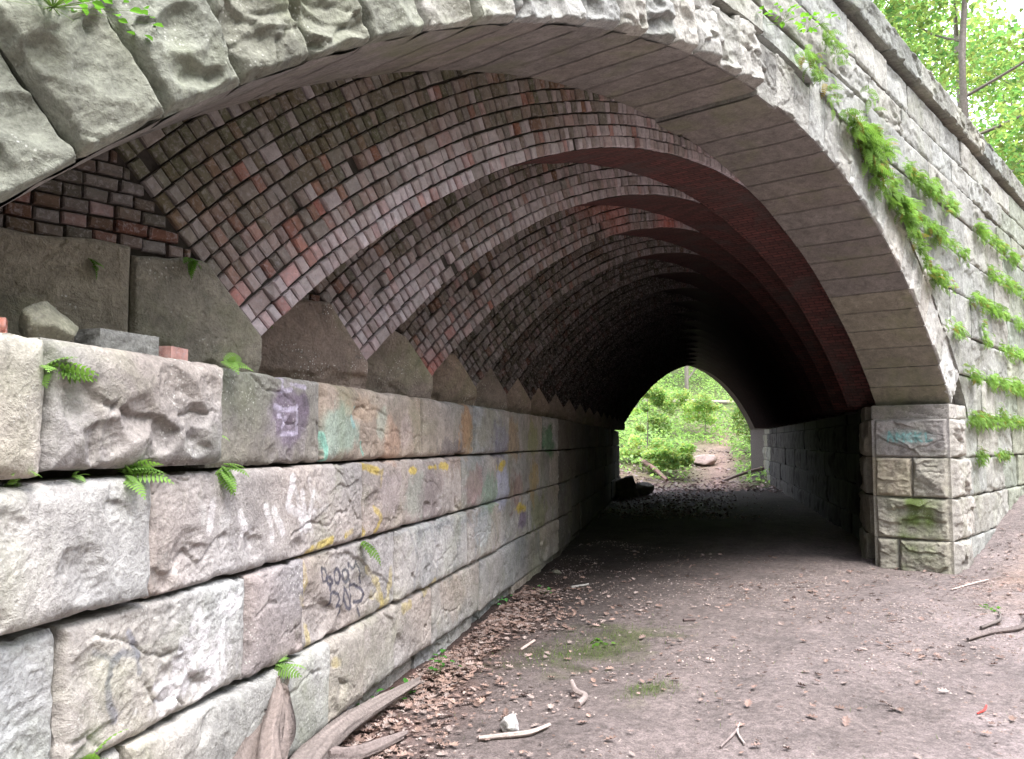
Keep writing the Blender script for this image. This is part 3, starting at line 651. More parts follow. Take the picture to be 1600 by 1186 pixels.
cam_p = np.array([0, 0, 1.5])
NB = 255
for k in range(NR):
    cx = BX + STEP * k - float(DRIFT(D1 + RT * k)); yk = D1 + RT * k
    # body of the rib: red soffit seen from below, dark mortar face behind the face bricks
    mb = MB(); A = np.linspace(math.pi - a_b, a_b, 97); ro = BR + (2.6 if k == 0 else 1.35)
    yy = np.array([yk + .03, yk + RT * .5, yk + RT + .0]) ; AA, YY = np.meshgrid(A, yy, indexing='ij')
    rr = BR + 0 * AA + .006 * vn(AA * 30, YY * 3, k, seed=9)
    P = np.stack([cx + rr * np.cos(AA), YY, BZ + rr * np.sin(AA)], -1)
    mb.grid(P, UV=np.stack([YY, AA * BR], -1), flip=True)
    rib = obj('brick_rib', mb.mesh('brick_rib', True, True), M_SBRICK, bridge); RIB_SHADE = [1, .82, .66, .46, .3, .2, .14, .11, .09][min(k, 8)]; rib.color = (RIB_SHADE, RIB_SHADE, RIB_SHADE, 1)       # tunnel shade painted into the bricks, darker rib by rib
    mb = MB()
    for y in (yk + .032, yk + RT - .002):
        lo = np.stack([cx + BR * np.cos(A), 0 * A + y, BZ + BR * np.sin(A)], -1); hi = np.stack([cx + ro * np.cos(A), 0 * A + y, BZ + ro * np.sin(A)], -1)
        mb.grid(np.stack([lo, hi], 1), flip=y > yk + .1)
    hi0 = np.stack([cx + ro * np.cos(A), 0 * A + yk + .032, BZ + ro * np.sin(A)], -1); hi1 = hi0 + [0, RT - .034, 0]
    mb.grid(np.stack([hi0, hi1], 1))
    # left backing wall between the skewback and the ring (bricks laid flat in front of it)
    fx = cx - arc_x((cx, BZ), BR, 1.973)
    mb.box(fx - 2.6, fx + (-.25), yk + .033, yk + RT - .003, 2.2, 5.2)
    obj('mortar', mb.mesh('mortar', False), M_MORTAR, rib)
    # face bricks
    if k == 0: pc = (RC[0], RC[1], RC[2])
    else: pc = (cx_prev, BZ, BR)
    rows = 22 if k == 0 else 13
    Vs, Cs, Ds = [], [], []
    for r in range(rows):
        r0 = BR + r * BRK + .004
        L = (math.pi - 2 * a_b) * r0; pitch = BRT * (1 + .01 * r % .03)
        pos = []; s = nrg.uniform(0, .0)
        while s < L - .02:
            w = pitch * nrg.choice([1, 1, 1, 1, 1, 1, 1, 1, 1.0, 1.9], 1)[0] * nrg.uniform(.93, 1.07); w = min(w, L - s); pos.append((s, w)); s += w
        pos = np.array(pos); th = math.pi - a_b - (pos[:, 0] + pos[:, 1] / 2) / r0
        mx, mz = cx + (r0 + .04) * np.cos(th), BZ + (r0 + .04) * np.sin(th)
        keep = (np.hypot(mx - pc[0], mz - pc[1]) < pc[2] + .07)
        pos, th, mx, mz = pos[keep], th[keep], mx[keep], mz[keep]
        if not len(pos): continue
        n = len(pos); H = BRK - .0095
        V = brick_verts(n, pos[:, 1] - .0075, np.full(n, H), nrg)
        ang = math.pi - a_b - (pos[:, :1] + .00375 + V[..., 0]) / r0
        rad = r0 + V[..., 2] + .0045 * vn(ang * 34, 0 * ang, r * 3.1 + k, seed=3) + .012 * vn(ang * 7, 0 * ang, k * 3., seed=33) * min(1, r / 3)
        W = np.stack([cx + rad * np.cos(ang), yk - V[..., 1], BZ + rad * np.sin(ang)], -1)
        dist_in = pc[2] - np.hypot(mx - pc[0], mz - pc[1])            # how far below the ring above
        deg = np.degrees(th)
        stain = np.clip(.04 + .085 * r + .25 * np.exp(-((deg - 108) / 14) ** 2) + .25 * vn(mx * 1.1, mz * 1.3, k, seed=8) + .25 * (k > 2), 0, .85)
        daylight = np.clip(.62 - .13 * r + .25 * vn(mx * 1.6, mz * 1.6, k, seed=18), 0, .65) * (1, .9, .6, .35, .2, .1)[min(k, 5)]  # daylight on the lower rows painted in, fading row by row and inward
        C = brick_colour(n, stain, daylight, nrg) * RIB_SHADE
        redp = (k == 2) * np.clip(vn(mx * 2.1, mz * 2.1, 5, seed=28) + .25, 0, 1) * .8
        C = C * (1 - redp[..., None] if np.ndim(redp) else 1) + (np.array([.42, .12, .09]) * redp[..., None] if np.ndim(redp) else 0)
        Vs.append(W); Cs.append(C); Ds.append(np.linalg.norm(W[:, 8] - cam_p, axis=1))
    cx_prev = cx
    # flat-laid bricks left of the ring
    z = 2.285
    while z < (4.2 if k == 0 else 2.9):
        bh = .056; s = fx - .02 - nrg.uniform(0, .1); lim = fx - (1.9 if k == 0 else .95)
        while s > lim:
            w = nrg.choice([.105, .105, .075, .14]) * nrg.uniform(.95, 1.05); s -= w
            xm, zm = s + w / 2, z + bh / 2
            # right end must stay left of the radial foot line of the ring
            fl = fx - (z + bh * .6 - 1.973) * (math.cos(a_b) / math.sin(a_b)) - .012
            if s > fl - .018: continue
            w_ = min(w, fl - s)
            if math.hypot(xm - pc[0], zm - pc[1]) > pc[2] + .07: continue
            V = brick_verts(1, np.array([w_ - .011]), np.array([bh - .010]), nrg)
            W = np.stack([s + V[..., 0], yk - V[..., 1], z + V[..., 2] + .006 * math.sin(s * 9)], -1)
            Vs.append(W); Cs.append(brick_colour(1, np.array([.45]), np.array([.0]), nrg) * .62 * RIB_SHADE); Ds.append(np.linalg.norm(W[:, 8] - cam_p, axis=1) - (.0 if k == 0 else 0))
        z += bh
    V = np.concatenate(Vs); C = np.concatenate(Cs); D = np.concatenate(Ds)
    if k == 0:
        # the nearest bricks the photograph shows are separate pieces
        ctr = V[:, 8:].mean(1); show = (ctr[:, 0] > 1.25) & (ctr[:, 2] > 1.9)
        order = np.argsort(np.where(show, D, 99)); pick = order[:NB]; rest = np.setdiff1d(np.arange(len(V)), pick)
        for i in pick:
            o0 = V[i, 0].copy(); me = make_mesh('brick', V[i] - o0, BF, np.ones((12, 3)), False)
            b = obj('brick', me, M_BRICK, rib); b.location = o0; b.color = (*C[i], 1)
        V, C = V[rest], C[rest]
    emit('brick_courses', V, C, rib, M_BRICK)

# ---- skewback stones carrying the ribs on the left wall
rng = random.Random(31)
def skew(k, yk, fx, left, top=2.28, dep=.5, seat=True):
    W = fx - left; H = top - 1.81
    nx, nz = int(W / (.012 if k < 4 else .03)), int(H / (.012 if k < 4 else .03))
    x, z, h = rock_h(W, H, nx, nz, rng, .05, .9, .5, [(rng.uniform(0, 1), rng.uniform(-.08, .12), rng.uniform(.04, .09), rng.uniform(.4, .8)) for _ in range(6)])
    low = np.clip(1 - z / .12, 0, 1) * (vn(x * 4, 0 * x, seed=k + 50) * .5 + .6); h = h - .07 * low
    h = edge_fall(h, x, z, W, H, rng, slope=2.6, rnd=.022)
    zz = 1.81 + z; cut = seat * np.clip(zz - 1.973, 0, None) * (math.cos(a_b) / math.sin(a_b))      # sloping seat of the ring
    X = left + x / W * (W - cut - .03 * np.clip(1 - np.abs(z) / .06, 0, 1) * .5)
    P = np.stack([X, yk - .005 - h * 1.1, zz + .035 * vn(x * 4, 0 * x, seed=k + 70) * (z / H) ** 3], -1)
    mb = MB(); cf = flat_col(tint(rng, (.29, .24, .21) if k else (.27, .25, .205), .1), k, .2); mb.grid(P, cf(P, 0, 0))
    for sl in ((slice(None), 0), (slice(None), -1), (0, slice(None)), (-1, slice(None))):
        f_ = P[sl]; mb.grid(np.stack([f_, f_ + [0, dep, 0]], 0), cf(np.stack([f_, f_], 0), 0, 0))
    obj('skewback_stone', mb.mesh('skewback_stone'), M_SKEW, bridge)
for k in range(NR):
    cx = BX + STEP * k - float(DRIFT(D1 + RT * k)); yk = D1 + RT * k; fx = cx - arc_x((cx, BZ), BR, 1.973)
    skew(k, yk, fx, fx - (.62 if k == 0 else 1.18), dep=RT - .012)
    if k == 0: skew(0, yk, fx - .625, fx - 1.75, dep=RT - .012, seat=False)
skew(0, D0, .67, -1.2, top=2.25, dep=T0 - .01)

# ---- pier under the right end of the stone ring
pier = obj('pier', None, parent=bridge)
rng = random.Random(41)
PX = 11.09; PD = D1 + .03
def ret_xf(y0, z0, off=0):          # face looking back along -X
    def f(x, y, z): return np.stack([PX - np.asarray(y) - off + 0 * np.asarray(x), y0 - np.asarray(x), z0 + np.asarray(z) + 0 * np.asarray(x)], -1)
    return f
def fac_xf(x0, z0, off=0, y=D0):     # face looking out of the bridge
    def f(x, y_, z): return np.stack([x0 + np.asarray(x), y - off - np.asarray(y_), z0 + np.asarray(z) + 0 * np.asarray(x)], -1)
    return f
PL = [(-.15, .33), (.34, .83), (.84, 1.305), (1.315, 1.765)]
CY = (.20, .50, .50)
CYS = [[(.20, 1.50), (.22, 1.62), (.27, 1.50)], [(.21, 1.55), (.26, 1.55)], [(.31, 1.50), (.31, 1.60), (.35, 1.55), (.39, 1.60), (.39, 1.50)], [(.47, 1.60), (.43, 1.58), (.43, 1.52), (.48, 1.50)], [(.52, 1.61), (.52, 1.50)], [(.58, 1.60), (.52, 1.55), (.59, 1.50)], [(.63, 1.60), (.64, 1.50), (.70, 1.52)]]
def pier_col(base, sd, moss=0, paint=False):
    def f(P, X, Z):
        C = np.asarray(base) * (1 + .13 * fbm(P[..., 0] * 3, P[..., 1] * 3, P[..., 2] * 3, sd, 3))[..., None]
        if moss:
            m = np.clip(np.clip(.75 - np.abs(P[..., 1] - (D0 + .38)) * 2.2, 0, 1) * (.9 + vn(P[..., 1] * 9, P[..., 2] * 9, seed=sd)) * moss, 0, .9)[..., None]
            C = C * (1 - m) + np.array([.11, .17, .035]) * m
        if paint:
            t = PD - P[..., 1]; z = P[..., 2]; dm = np.full(t.shape, 9.)
            for st in CYS:
                for (ax, az), (bx, bz) in zip(st[:-1], st[1:]):
                    vx, vz = bx - ax, bz - az; u = np.clip(((t - ax) * vx + (z - az) * vz) / (vx * vx + vz * vz), 0, 1)
                    dm = np.minimum(dm, np.hypot(t - ax - u * vx, z - az - u * vz))
            m = np.clip((.016 - dm) / .008, 0, 1); w = np.clip(1 - np.hypot((t - .42) / .36, (z - 1.56) / .11), 0, 1) * .9
            m = np.clip(np.maximum(m * .75, w * .55), 0, 1)[..., None]
            C = C * (1 - m) + np.array(CY) * m
        return C
    return f
for i, (z0, z1) in enumerate(PL):
    H = z1 - z0; L = PD - D0 - .003; runs = [(0, 1.0)] if i in (1, 3) else ([(0, .52), (.53, 1.0)] if i == 2 else [(0, .32), (.33, 1.0)])
    for a, b in runs:
        base = {3: (.36, .35, .34), 2: (.42, .38, .31) if a == 0 else (.34, .33, .29), 1: (.37, .36, .31), 0: (.34, .33, .28)}[i]
        dr = (.04 if a == 0 else .0, .035 if b == 1.0 else 0, 0, 0)
        stone('stone_block', ret_xf(PD - a * L, z0), (b - a) * L, H, .5, .010, rng, .14, pier_col(base, i * 7, {1: 1.2, 0: .55}.get(i, .1), i == 3), M_STONE, pier, 0., .28, draft=dr, ch=0, rnd=.12)
    # facade side of the same corner course
    stone('stone_block', fac_xf(PX + .003, z0), (.62, .95, .7, .5)[i], H, .5, .016, rng, .14, pier_col((.40, .39, .365), i * 5), M_FACE, pier, .2, .35, draft=(.035, 0, 0, 0), ch=0, rnd=.12)
    # tunnel side, running off along the inside wall
stone('impost_stone', ret_xf(PD, 1.775, -.01), PD - D0 - .003, .17, .5, .012, rng, .02, pier_col((.27, .26, .24), 3), M_STONE, pier, .2, .3)
stone('impost_stone', fac_xf(PX + .01, 1.775), .8, .17, .5, .02, rng, .03, pier_col((.45, .44, .42), 4), M_FACE, pier, .2, .3)
mb = MB(); mb.box(PX + .008, 12.4, D0 + .009, PD - .02, -.4, 1.94, (.36, .35, .33)); obj('rubble_fill', mb.mesh('rubble_fill', False), M_STONE, pier)

# ---- right inside wall of the tunnel
side = obj('tunnel_side_wall', None, parent=bridge)
rng = random.Random(43); PR = np.array([11.90 - .12, D1 + .05])
LR = 22.0
PRS = PR + np.array([-.52, 0])          # starts flush with the pier's inner edge and eases out
def side_xf(t0, z0, off):
    def f(x, y, z):
        t = t0 + np.asarray(x); o = np.asarray(y) + off; e = np.clip(1 - t / 2.2, 0, 1) * .30
        return np.stack([PR[0] + WV[0] * t + NW[0] * (o + e) - DRIFT(PR[1] + WV[1] * t), PR[1] + WV[1] * t + NW[1] * (o + e), z0 + np.asarray(z) + 0 * t], -1)
    return f
for i, (z0, z1) in enumerate(PL + [(1.775, 1.95)]):
    t = -.35 if i % 2 else -.15
    while t < LR:
        w = rng.uniform(.9, 1.5); w = min(w, LR - t + .01)
        nearp = t < 1.5; farp = t > 16
        stone('stone_block', side_xf(t + .006, z0, rng.uniform(-.02, .02)), w - .012, z1 - z0, .4, .03 if (nearp or farp) else .07, rng, .11 if i < 4 else .02, flat_col(tint(rng, (.25, .24, .2) if t < .5 else ((.024, .022, .02) if t < 19 else (.12, .12, .10))), i + int(t * 9)), M_TUNNEL_SHADE if .5 < t < 19 else M_STONE, side, .6, .6)  # stones between the two ends painted near black as tunnel shade
        t += w
mb = MB()
for i in range(19):
    c = [side_xf(0, 0, -.12)(t, y, z) for t in (-.2 + 1.2 * i, 1.0 + 1.2 * i) for y in (0, -.7) for z in (-.4, 1.96)]
    mb.add(c, [(0, 1, 3, 2), (4, 6, 7, 5), (0, 4, 5, 1), (2, 3, 7, 6), (0, 2, 6, 4), (1, 5, 7, 3)])
obj('rubble_fill', mb.mesh('rubble_fill', False), M_CORE, side)

# ---- spandrel facing on the right and top left
span = obj('spandrel_wall', None, parent=bridge)
rng = random.Random(51)
ZL = [-.15, .33, .83, 1.31, 1.80, 2.33, 2.84, 3.35, 3.85, 4.33, 4.72, 5.05, 5.40]
RE = 8.13
def spand_xf(x0, z0, off):
    def f(x, y, z):
        X = x0 + np.asarray(x); Z = z0 + np.asarray(z) + 0 * X; Y = D0 - off - np.asarray(y) + 0 * X
        dx, dz = X - c_x, Z - c_z; r = np.hypot(dx, dz); re = RE + .0 * r
        s = np.where((r < re) & (z0 > 1.7), re / np.maximum(r, .01), 1)
        return np.stack([c_x + dx * s, Y, c_z + dz * s], -1)
    return f
for i, (z0, z1) in enumerate(zip(ZL[:-1], ZL[1:])):
    hw = arc_x((c_x, c_z), RE, min(z1, 4.49))
    t = (PX + (.63, .96, .71, .51)[i]) if i < 4 else (c_x + hw)
    if i >= 9: t = c_x - 3.0
    if i == 4: t = 11.55
    # to the right
    while t < 24:
        w = rng.uniform(.75, 1.35) * (1 if t < 15 else 1.25)
        zt = z1 - z0 - .014
        far_in = z0 > 1.7 and math.hypot(max(abs(t - c_x), abs(t + w - c_x)), z1 - c_z) < RE
        if not far_in:
            res = .018 if t < 9 else (.024, .02)
            base = tint(rng, (.37, .38, .36) if t < 14 else (.31, .34, .29), .16, .03)
            stone('stone_block', spand_xf(t + .006, z0, rng.uniform(-.012, .025)), w - .012, zt, .3, res, rng, rng.uniform(.045, .075), flat_col(base, i * 31 + int(t * 5)), M_FACE, span, .6, .45, ch=.02, rnd=.05)
        t += w
    # to the left, above the haunch seen at the picture's top left
    if z0 > 2.2:
        t = c_x - hw if i < 9 else c_x - 3.0
        while t > -3.0:
            w = rng.uniform(.7, 1.2); t -= w
            if math.hypot(t - c_x, z1 - c_z) < RE: continue
            stone('stone_block', spand_xf(t + .006, z0, 0), w - .012, z1 - z0 - .012, .3, .02, rng, .07, flat_col(tint(rng, (.34, .36, .27), .1), i * 37 + int(t * 5)), M_STONE, span, 1, .7)
# a shallow buttress far along the face
for i, (z0, z1) in enumerate(zip(ZL[:-1], ZL[1:])):
    if z0 > .2 and z1 < 2.0:
        stone('buttress_stone', fac_xf(15.6, z0, .22), .9, z1 - z0 - .012, .3, .03, rng, .06, flat_col((.25, .28, .2), i), M_FACE, span)

# ---- coping
cope = obj('coping', None, parent=bridge)
rng = random.Random(61); t = -3.
while t < 27:
    w = rng.uniform(.9, 1.3)
    stone('coping_stone', fac_xf(t + .006, 5.45, .08), w - .012, .27, .55, (.02, .015), rng, .08, flat_col(tint(rng, (.27, .28, .255), .15), int(t * 9), .4), M_FACE, cope, .8, .6)
    t += w
mb = MB(); mb.box(-3, 34, D0 + .06, D1, 5.32, 5.452); obj('bed_course', mb.mesh('bed_course', False), M_CORE, cope)

# ------------------------------------------------------------------ ground, deck and hill
def ground_z(x, y):
    x = np.asarray(x, float); y = np.asarray(y, float)
    z = .02 * fbm(x * .8, y * .8, seed=3, o=3) + .006 * fbm(x * 5, y * 5, seed=5, o=3)
    z = z + .016 * vn(x * 2.2, y * 3.1, seed=31) * (np.abs(y) < 14) - .022 * np.exp(-((y - 1.9 - .12 * x + .25 * np.sin(x * .6)) / .22) ** 2) * (x < 14)
    z = z + smooth((x - 11.0) / 5.5) * .78 * smooth((y + 2.2) / 3.4) * (y < D0 + 1.2)
    ax, bx = x * .883 + y * .469, -x * .469 + y * .883          # along / across the line of the tunnel view
    f = smooth((ax - 27.5) / 6) * (y > 12.5)
    z = z + f * (.55 * smooth((bx - .2) / 3.) + .5 * smooth((-2.6 - bx) / 4.))
    z = z + (y > 12.5) * (smooth((ax - 31) / 34) * 4.6 + smooth((ax - 55) / 60) * 14)
    z = z + f * .12 * fbm(x * .5, y * .5, seed=8, o=3)
    z = z + smooth((-y - 7 + .2 * x * (x < 0)) / 22) * 13 * (1 + .1 * fbm(x * .2, y * .2, seed=6, o=3)) + smooth((-x - 7) / 20) * 9 * (y < 3) + smooth((x - 26) / 30) * 6 * (y < 2)  # unseen banks raised behind and beside the camera to cut low sky light
    return z

def axis(lo, hi, step, far, growth=1.25):
    c = list(np.arange(lo, hi + 1e-6, step)); s = step; v = hi
    while v < far: s *= growth; v += s; c.append(v)
    s = step; v = lo
    while v > -far * .6: s *= growth; v -= s; c.insert(0, v)
    return np.array(c)
gx = np.unique(np.r_[axis(-.5, 13, .045, 300, 1.12)]); gy = np.unique(np.r_[axis(-1.2, 7.5, .045, 260, 1.12)])
GX, GY = np.meshgrid(gx, gy, indexing='ij'); GZ = ground_z(GX, GY)
dw = -((GX - P0[0]) * NW[0] + (GY - P0[1]) * NW[1])            # distance out from the left wall
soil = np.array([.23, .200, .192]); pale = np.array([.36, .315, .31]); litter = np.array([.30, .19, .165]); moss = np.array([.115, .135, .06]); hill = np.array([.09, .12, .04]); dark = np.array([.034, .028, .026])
Cg = np.ones(GX.shape + (3,)) * soil
def blend(m, c):
    global Cg
    m = np.clip(m, 0, 1)[..., None]; Cg = Cg * (1 - m) + c * m
nz_ = fbm(GX * 1.3, GY * 1.3, seed=13, o=5); nf = fbm(GX * 5, GY * 5, seed=14, o=4)
blend(smooth((3.2 - GY) / 2.5) * (.5 + .6 * nz_), pale)
blend(smooth((.75 - dw) / .6) * (.8 + .5 * nf) * (GX < 9), litter)
blend(smooth((GX - 8.0) / 3) * smooth((D0 - .2 - GY) / .8) * (.75 + .6 * nf), np.array([.36, .27, .22]))
blend(np.clip(1.15 - np.hypot((GX - 5.3) / .95, (GY - 3.75) / .42) + .6 * nf, 0, 1) * .85, moss)
blend(np.clip(.9 - np.hypot((GX - 4.6) / .35, (GY - 2.75) / .2) + .6 * nf, 0, 1) * .6, moss)
blend(smooth((GY - 3.6 + .22 * (9 - GX)) / 2.6) * .95 * (GY < 13.2), dark)  # shade under the bridge painted into the floor colour
blend(smooth((-GY - 6) / 4), np.array([.075, .085, .035])); blend(smooth((-GX - 5) / 4) * (GY < 4), np.array([.075, .085, .035]))
ax, bx = GX * .883 + GY * .469, -GX * .469 + GY * .883
fo = smooth((ax - 27) / 2.5) * (GY > 12)
path = np.exp(-((bx + .75 + .02 * (ax - 30)) / .75) ** 2) * smooth((52 - ax) / 8)
blend(fo * .95 * (1 - path), hill); blend(fo * path, np.array([.34, .24, .20]))
blend(fo * np.clip(1 - (ax - 27) / 9, 0, 1) * smooth((bx - .2) / 1.) * .9, np.array([.27, .18, .15]))
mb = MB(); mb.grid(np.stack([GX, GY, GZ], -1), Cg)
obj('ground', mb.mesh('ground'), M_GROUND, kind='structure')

# railway deck and the banks that carry it
mb = MB()
mb.grid(np.stack(np.meshgrid(np.linspace(-9, 60, 40), np.array([D1 - .0, 8., FD[0] + .1]), indexing='ij') + [np.zeros((40, 3)) + 5.30], -1), (.12, .11, .08))
mb.grid(np.stack(np.meshgrid(np.linspace(-9, 60, 40), np.array([D1 - .0, 8., FD[0] + .1]), indexing='ij') + [np.zeros((40, 3)) + 5.15], -1), (.10, .09, .08), flip=True)
obj('embankment', mb.mesh('embankment'), M_EARTHY, kind='structure')
mb = MB(); mb.add([(34, D0 + .1, -.4), (60, D0 + .1, -.4), (60, D0 + .1, 5.3), (34, D0 + .1, 5.3)], [(0, 1, 2, 3)], (.12, .12, .08))
mb.add([(60, D0 + .1, -.4), (60, FD[1], -.4), (60, FD[1], 5.3), (60, D0 + .1, 5.3)], [(0, 1, 2, 3)], (.12, .12, .08))
mb.add([(-9, D0 + .1, -.4), (-9, FD[1], -.4), (-9, FD[1], 5.3), (-9, D0 + .1, 5.3)], [(0, 1, 2, 3)], (.12, .12, .08))
obj('embankment_side', mb.mesh('embankment_side'), M_EARTHY, kind='structure')

# ------------------------------------------------------------------ scattered geometry
def scatter(tv, tf, pos, rot, scale, C, jit=0.):
    """tv (k,3), tf faces, pos (n,3), rot (n,3,3), scale (n,) -> V, F, Cv"""
    n, k = len(pos), len(tv); tv_ = np.repeat(tv[None], n, 0)
    if jit: tv_ = tv_ + np.random.default_rng(1).normal(0, jit, tv_.shape)
    V = np.einsum('nij,nkj->nki', rot, tv_ * np.asarray(scale).reshape(n, 1, 1)) + pos[:, None]
    F = (np.asarray(tf)[None] + (np.arange(n) * k)[:, None, None]).reshape(-1, np.asarray(tf).shape[1])
    return V.reshape(-1, 3), F, np.repeat(C, k, 0)

def rots(n, rg, tilt=1., yaw=None):
    a = rg.uniform(0, 2 * math.pi, n) if yaw is None else yaw
    b = rg.normal(0, tilt, n); c = rg.normal(0, tilt, n)
    ca, sa, cb, sb, cc, sc_ = np.cos(a), np.sin(a), np.cos(b), np.sin(b), np.cos(c), np.sin(c)
    z = 0 * a; o = z + 1
    Rz = np.stack([np.stack([ca, -sa, z], -1), np.stack([sa, ca, z], -1), np.stack([z, z, o], -1)], 1)
    Rx = np.stack([np.stack([o, z, z], -1), np.stack([z, cb, -sb], -1), np.stack([z, sb, cb], -1)], 1)
    Ry = np.stack([np.stack([cc, z, sc_], -1), np.stack([z, o, z], -1), np.stack([-sc_, z, cc], -1)], 1)
    return Rz @ Rx @ Ry

# dead oak leaf: lobed outline folded along the midrib
ol = [(0, -.5), (.10, -.32), (.26, -.25), (.13, -.12), (.34, .02), (.15, .12), (.28, .28), (.10, .33), (0, .5)]
lv = [(0, y, 0) for x, y in ol]                                        # midrib points
rv = [(x, y, .10 * x + .9 * x * x) for x, y in ol[1:-1]]; lf = [(-x, y, .16 * x + 1.3 * x * x) for x, y in ol[1:-1]]
TV = np.array(lv + rv + lf) * [1, 1, 1] ; m = len(ol); TV[:, 2] += .35 * TV[:, 1] ** 2
TF = []
for s0 in (m, m + m - 2):
    for i in range(m - 3): TF += [(i + 1, s0 + i, s0 + i + 1), (i + 1, s0 + i + 1, i + 2)]
    TF += [(0, s0, 1), (m - 2, s0 + m - 3, m - 1)]
rg = np.random.default_rng(12)
cand = np.c_[rg.uniform(1.2, 13.5, 60000), rg.uniform(-1.0, 7.6, 60000)]
cd = -((cand[:, 0] - P0[0]) * NW[0] + (cand[:, 1] - P0[1]) * NW[1])
_t = rg.uniform(-8.6, -1, 22000); _o = rg.exponential(.3, 22000); cand[:22000] = np.c_[P0[0] + WV[0] * _t - NW[0] * _o, P0[1] + WV[1] * _t - NW[1] * _o]; cd[:22000] = _o
cn = fbm(cand[:, 0] * 1.5, cand[:, 1] * 1.5, seed=44, o=3); cn2 = fbm(cand[:, 0] * 4, cand[:, 1] * 4, seed=45, o=2)
p = .16 + 1.0 * np.clip(cn - .12, 0, 1) * np.clip(.5 + cn2, 0, 1)
p = p + 1.6 * np.exp(-np.clip(cd, 0, 9) / .36) * (cand[:, 0] < 7) * np.clip(.9 + cn2, .2, 1)
p = p + .7 * smooth((cand[:, 0] - 8.2) / 2.5) * smooth((D0 + .1 - cand[:, 1]) / .6) * np.clip(.7 + cn, 0, 1)
p = p * np.where(np.hypot((cand[:, 0] - 5.3) / 1., (cand[:, 1] - 3.75) / .45) < 1, .3, 1)
p = np.where(cand[:, 1] > 5.5, p * .5, p)
ok = (cd > .04) & (rg.random(60000) < p * .42) & ~((cand[:, 0] > PX - .05) & (cand[:, 1] > D0 - .08))
pos = cand[ok]; n = len(pos); Z = ground_z(pos[:, 0], pos[:, 1]) + .006 + rg.uniform(0, .014, n)
near = np.hypot(pos[:, 0], pos[:, 1]); scl = np.where(rg.random(n) < .5, rg.uniform(.014, .035, n), rg.uniform(.028, .08, n))
pal = np.array([(.34, .25, .225), (.29, .205, .18), (.39, .315, .295), (.22, .155, .135), (.33, .235, .20), (.34, .285, .27)])
C = pal[rg.integers(0, 6, n)] * rg.uniform(.6, 1.08, n)[:, None] * [1, .97, .93]
V, F, Cv = scatter(TV, TF, np.c_[pos, Z], rots(n, rg, .2), scl, C, .02 * 0)
obj('leaf_litter', make_mesh('leaf_litter', V, F, Cv, False), M_LITTER, kind='stuff', label='dead brown oak leaves scattered over the dirt path and along the wall foot', category='leaf litter')
# crumbs: bark bits, grit, leaf scraps
cand = np.c_[rg.uniform(1.0, 13.5, 56000), rg.uniform(-1.2, 7.4, 56000)]; cd = -((cand[:, 0] - P0[0]) * NW[0] + (cand[:, 1] - P0[1]) * NW[1])
cn = fbm(cand[:, 0] * 1.1, cand[:, 1] * 1.1, seed=54, o=3)
ok = (cd > .05) & (rg.random(56000) < np.clip(.25 + .8 * cn, .05, 1)) & ~((cand[:, 0] > PX - .05) & (cand[:, 1] > D0 - .08)); pos = cand[ok]; n = len(pos)
cv = np.array([(-.5, -.3, 0), (.5, -.35, 0), (.42, .3, .0), (-.4, .36, 0), (0, 0, .35)]); cf_ = [(0, 1, 4), (1, 2, 4), (2, 3, 4), (3, 0, 4)]
C = np.array([(.34, .28, .26), (.16, .12, .11), (.40, .34, .31), (.27, .21, .18)])[rg.integers(0, 4, n)]
V, F, Cv = scatter(cv, cf_, np.c_[pos, ground_z(pos[:, 0], pos[:, 1]) + .002], rots(n, rg, .15), rg.uniform(.004, .022, n), C)
obj('path_grit', make_mesh('path_grit', V, F, Cv, False), M_LITTER, kind='stuff', label='pale grit and leaf scraps trodden into the dirt path', category='grit')
# grass tufts on the mossy patch
n = 1500; gp = np.c_[rg.normal(5.3, .42, n), rg.normal(3.75, .17, n)]; gp[1000:1250] = np.c_[rg.normal(4.6, .12, 250), rg.normal(2.75, .07, 250)]; gp[1250:] = np.c_[rg.uniform(2.6, 12, 250), rg.uniform(.3, 3.6, 250)]
bt = np.array([(-.04, 0, 0), (.04, 0, 0), (.02, .12, .55), (0, .35, 1)]); bf = [(0, 1, 2), (0, 2, 3)]
V, F, Cv = scatter(bt, bf, np.c_[gp, ground_z(gp[:, 0], gp[:, 1])], rots(n, rg, .3), rg.uniform(.012, .035, n), np.array([.15, .24, .06]) * rg.uniform(.6, 1.3, n)[:, None])
obj('grass', make_mesh('grass', V, F, Cv, False), M_FERN, kind='stuff', label='sparse short green grass on a mossy patch of the path', category='grass')

# ------------------------------------------------------------------ ferns
def frond_mesh(npair=11, drop=.5):
    V = []; F = []
    for i in range(npair):
        t = (i + .6) / npair; t2 = t + .35 / npair; w = .27 * math.sin(math.pi * min(1, .18 + t * .82)) ** .8 * (1.05 - .35 * t)
        def P(u, s, dz=0): return (s, u * (1 - .12 * u), .38 * u - drop * u * u - .28 * abs(s) * abs(s) / .3 + dz)
        for sg in (-1, 1):
            k = len(V); V += [P(t - .028, 0), P(t + .028, 0), P(t + .065, sg * w * .62), P(t + .05, sg * w), P(t - .015, sg * w * .55)]
            F += [(k, k + 1, k + 2), (k, k + 2, k + 4), (k + 4, k + 2, k + 3)]
    k = len(V)
    for i in range(5):
        u = i / 4 * .95; V += [(-.006, u * (1 - .12 * u), .38 * u - drop * u * u + .003), (.006, u * (1 - .12 * u), .38 * u - drop * u * u + .003)]
    for i in range(4): F += [(k + 2 * i, k + 2 * i + 1, k + 2 * i + 3), (k + 2 * i, k + 2 * i + 3, k + 2 * i + 2)]
    return np.array(V), np.array(F)
FV, FF = frond_mesh(); FV2, FF2 = frond_mesh(9, .8)

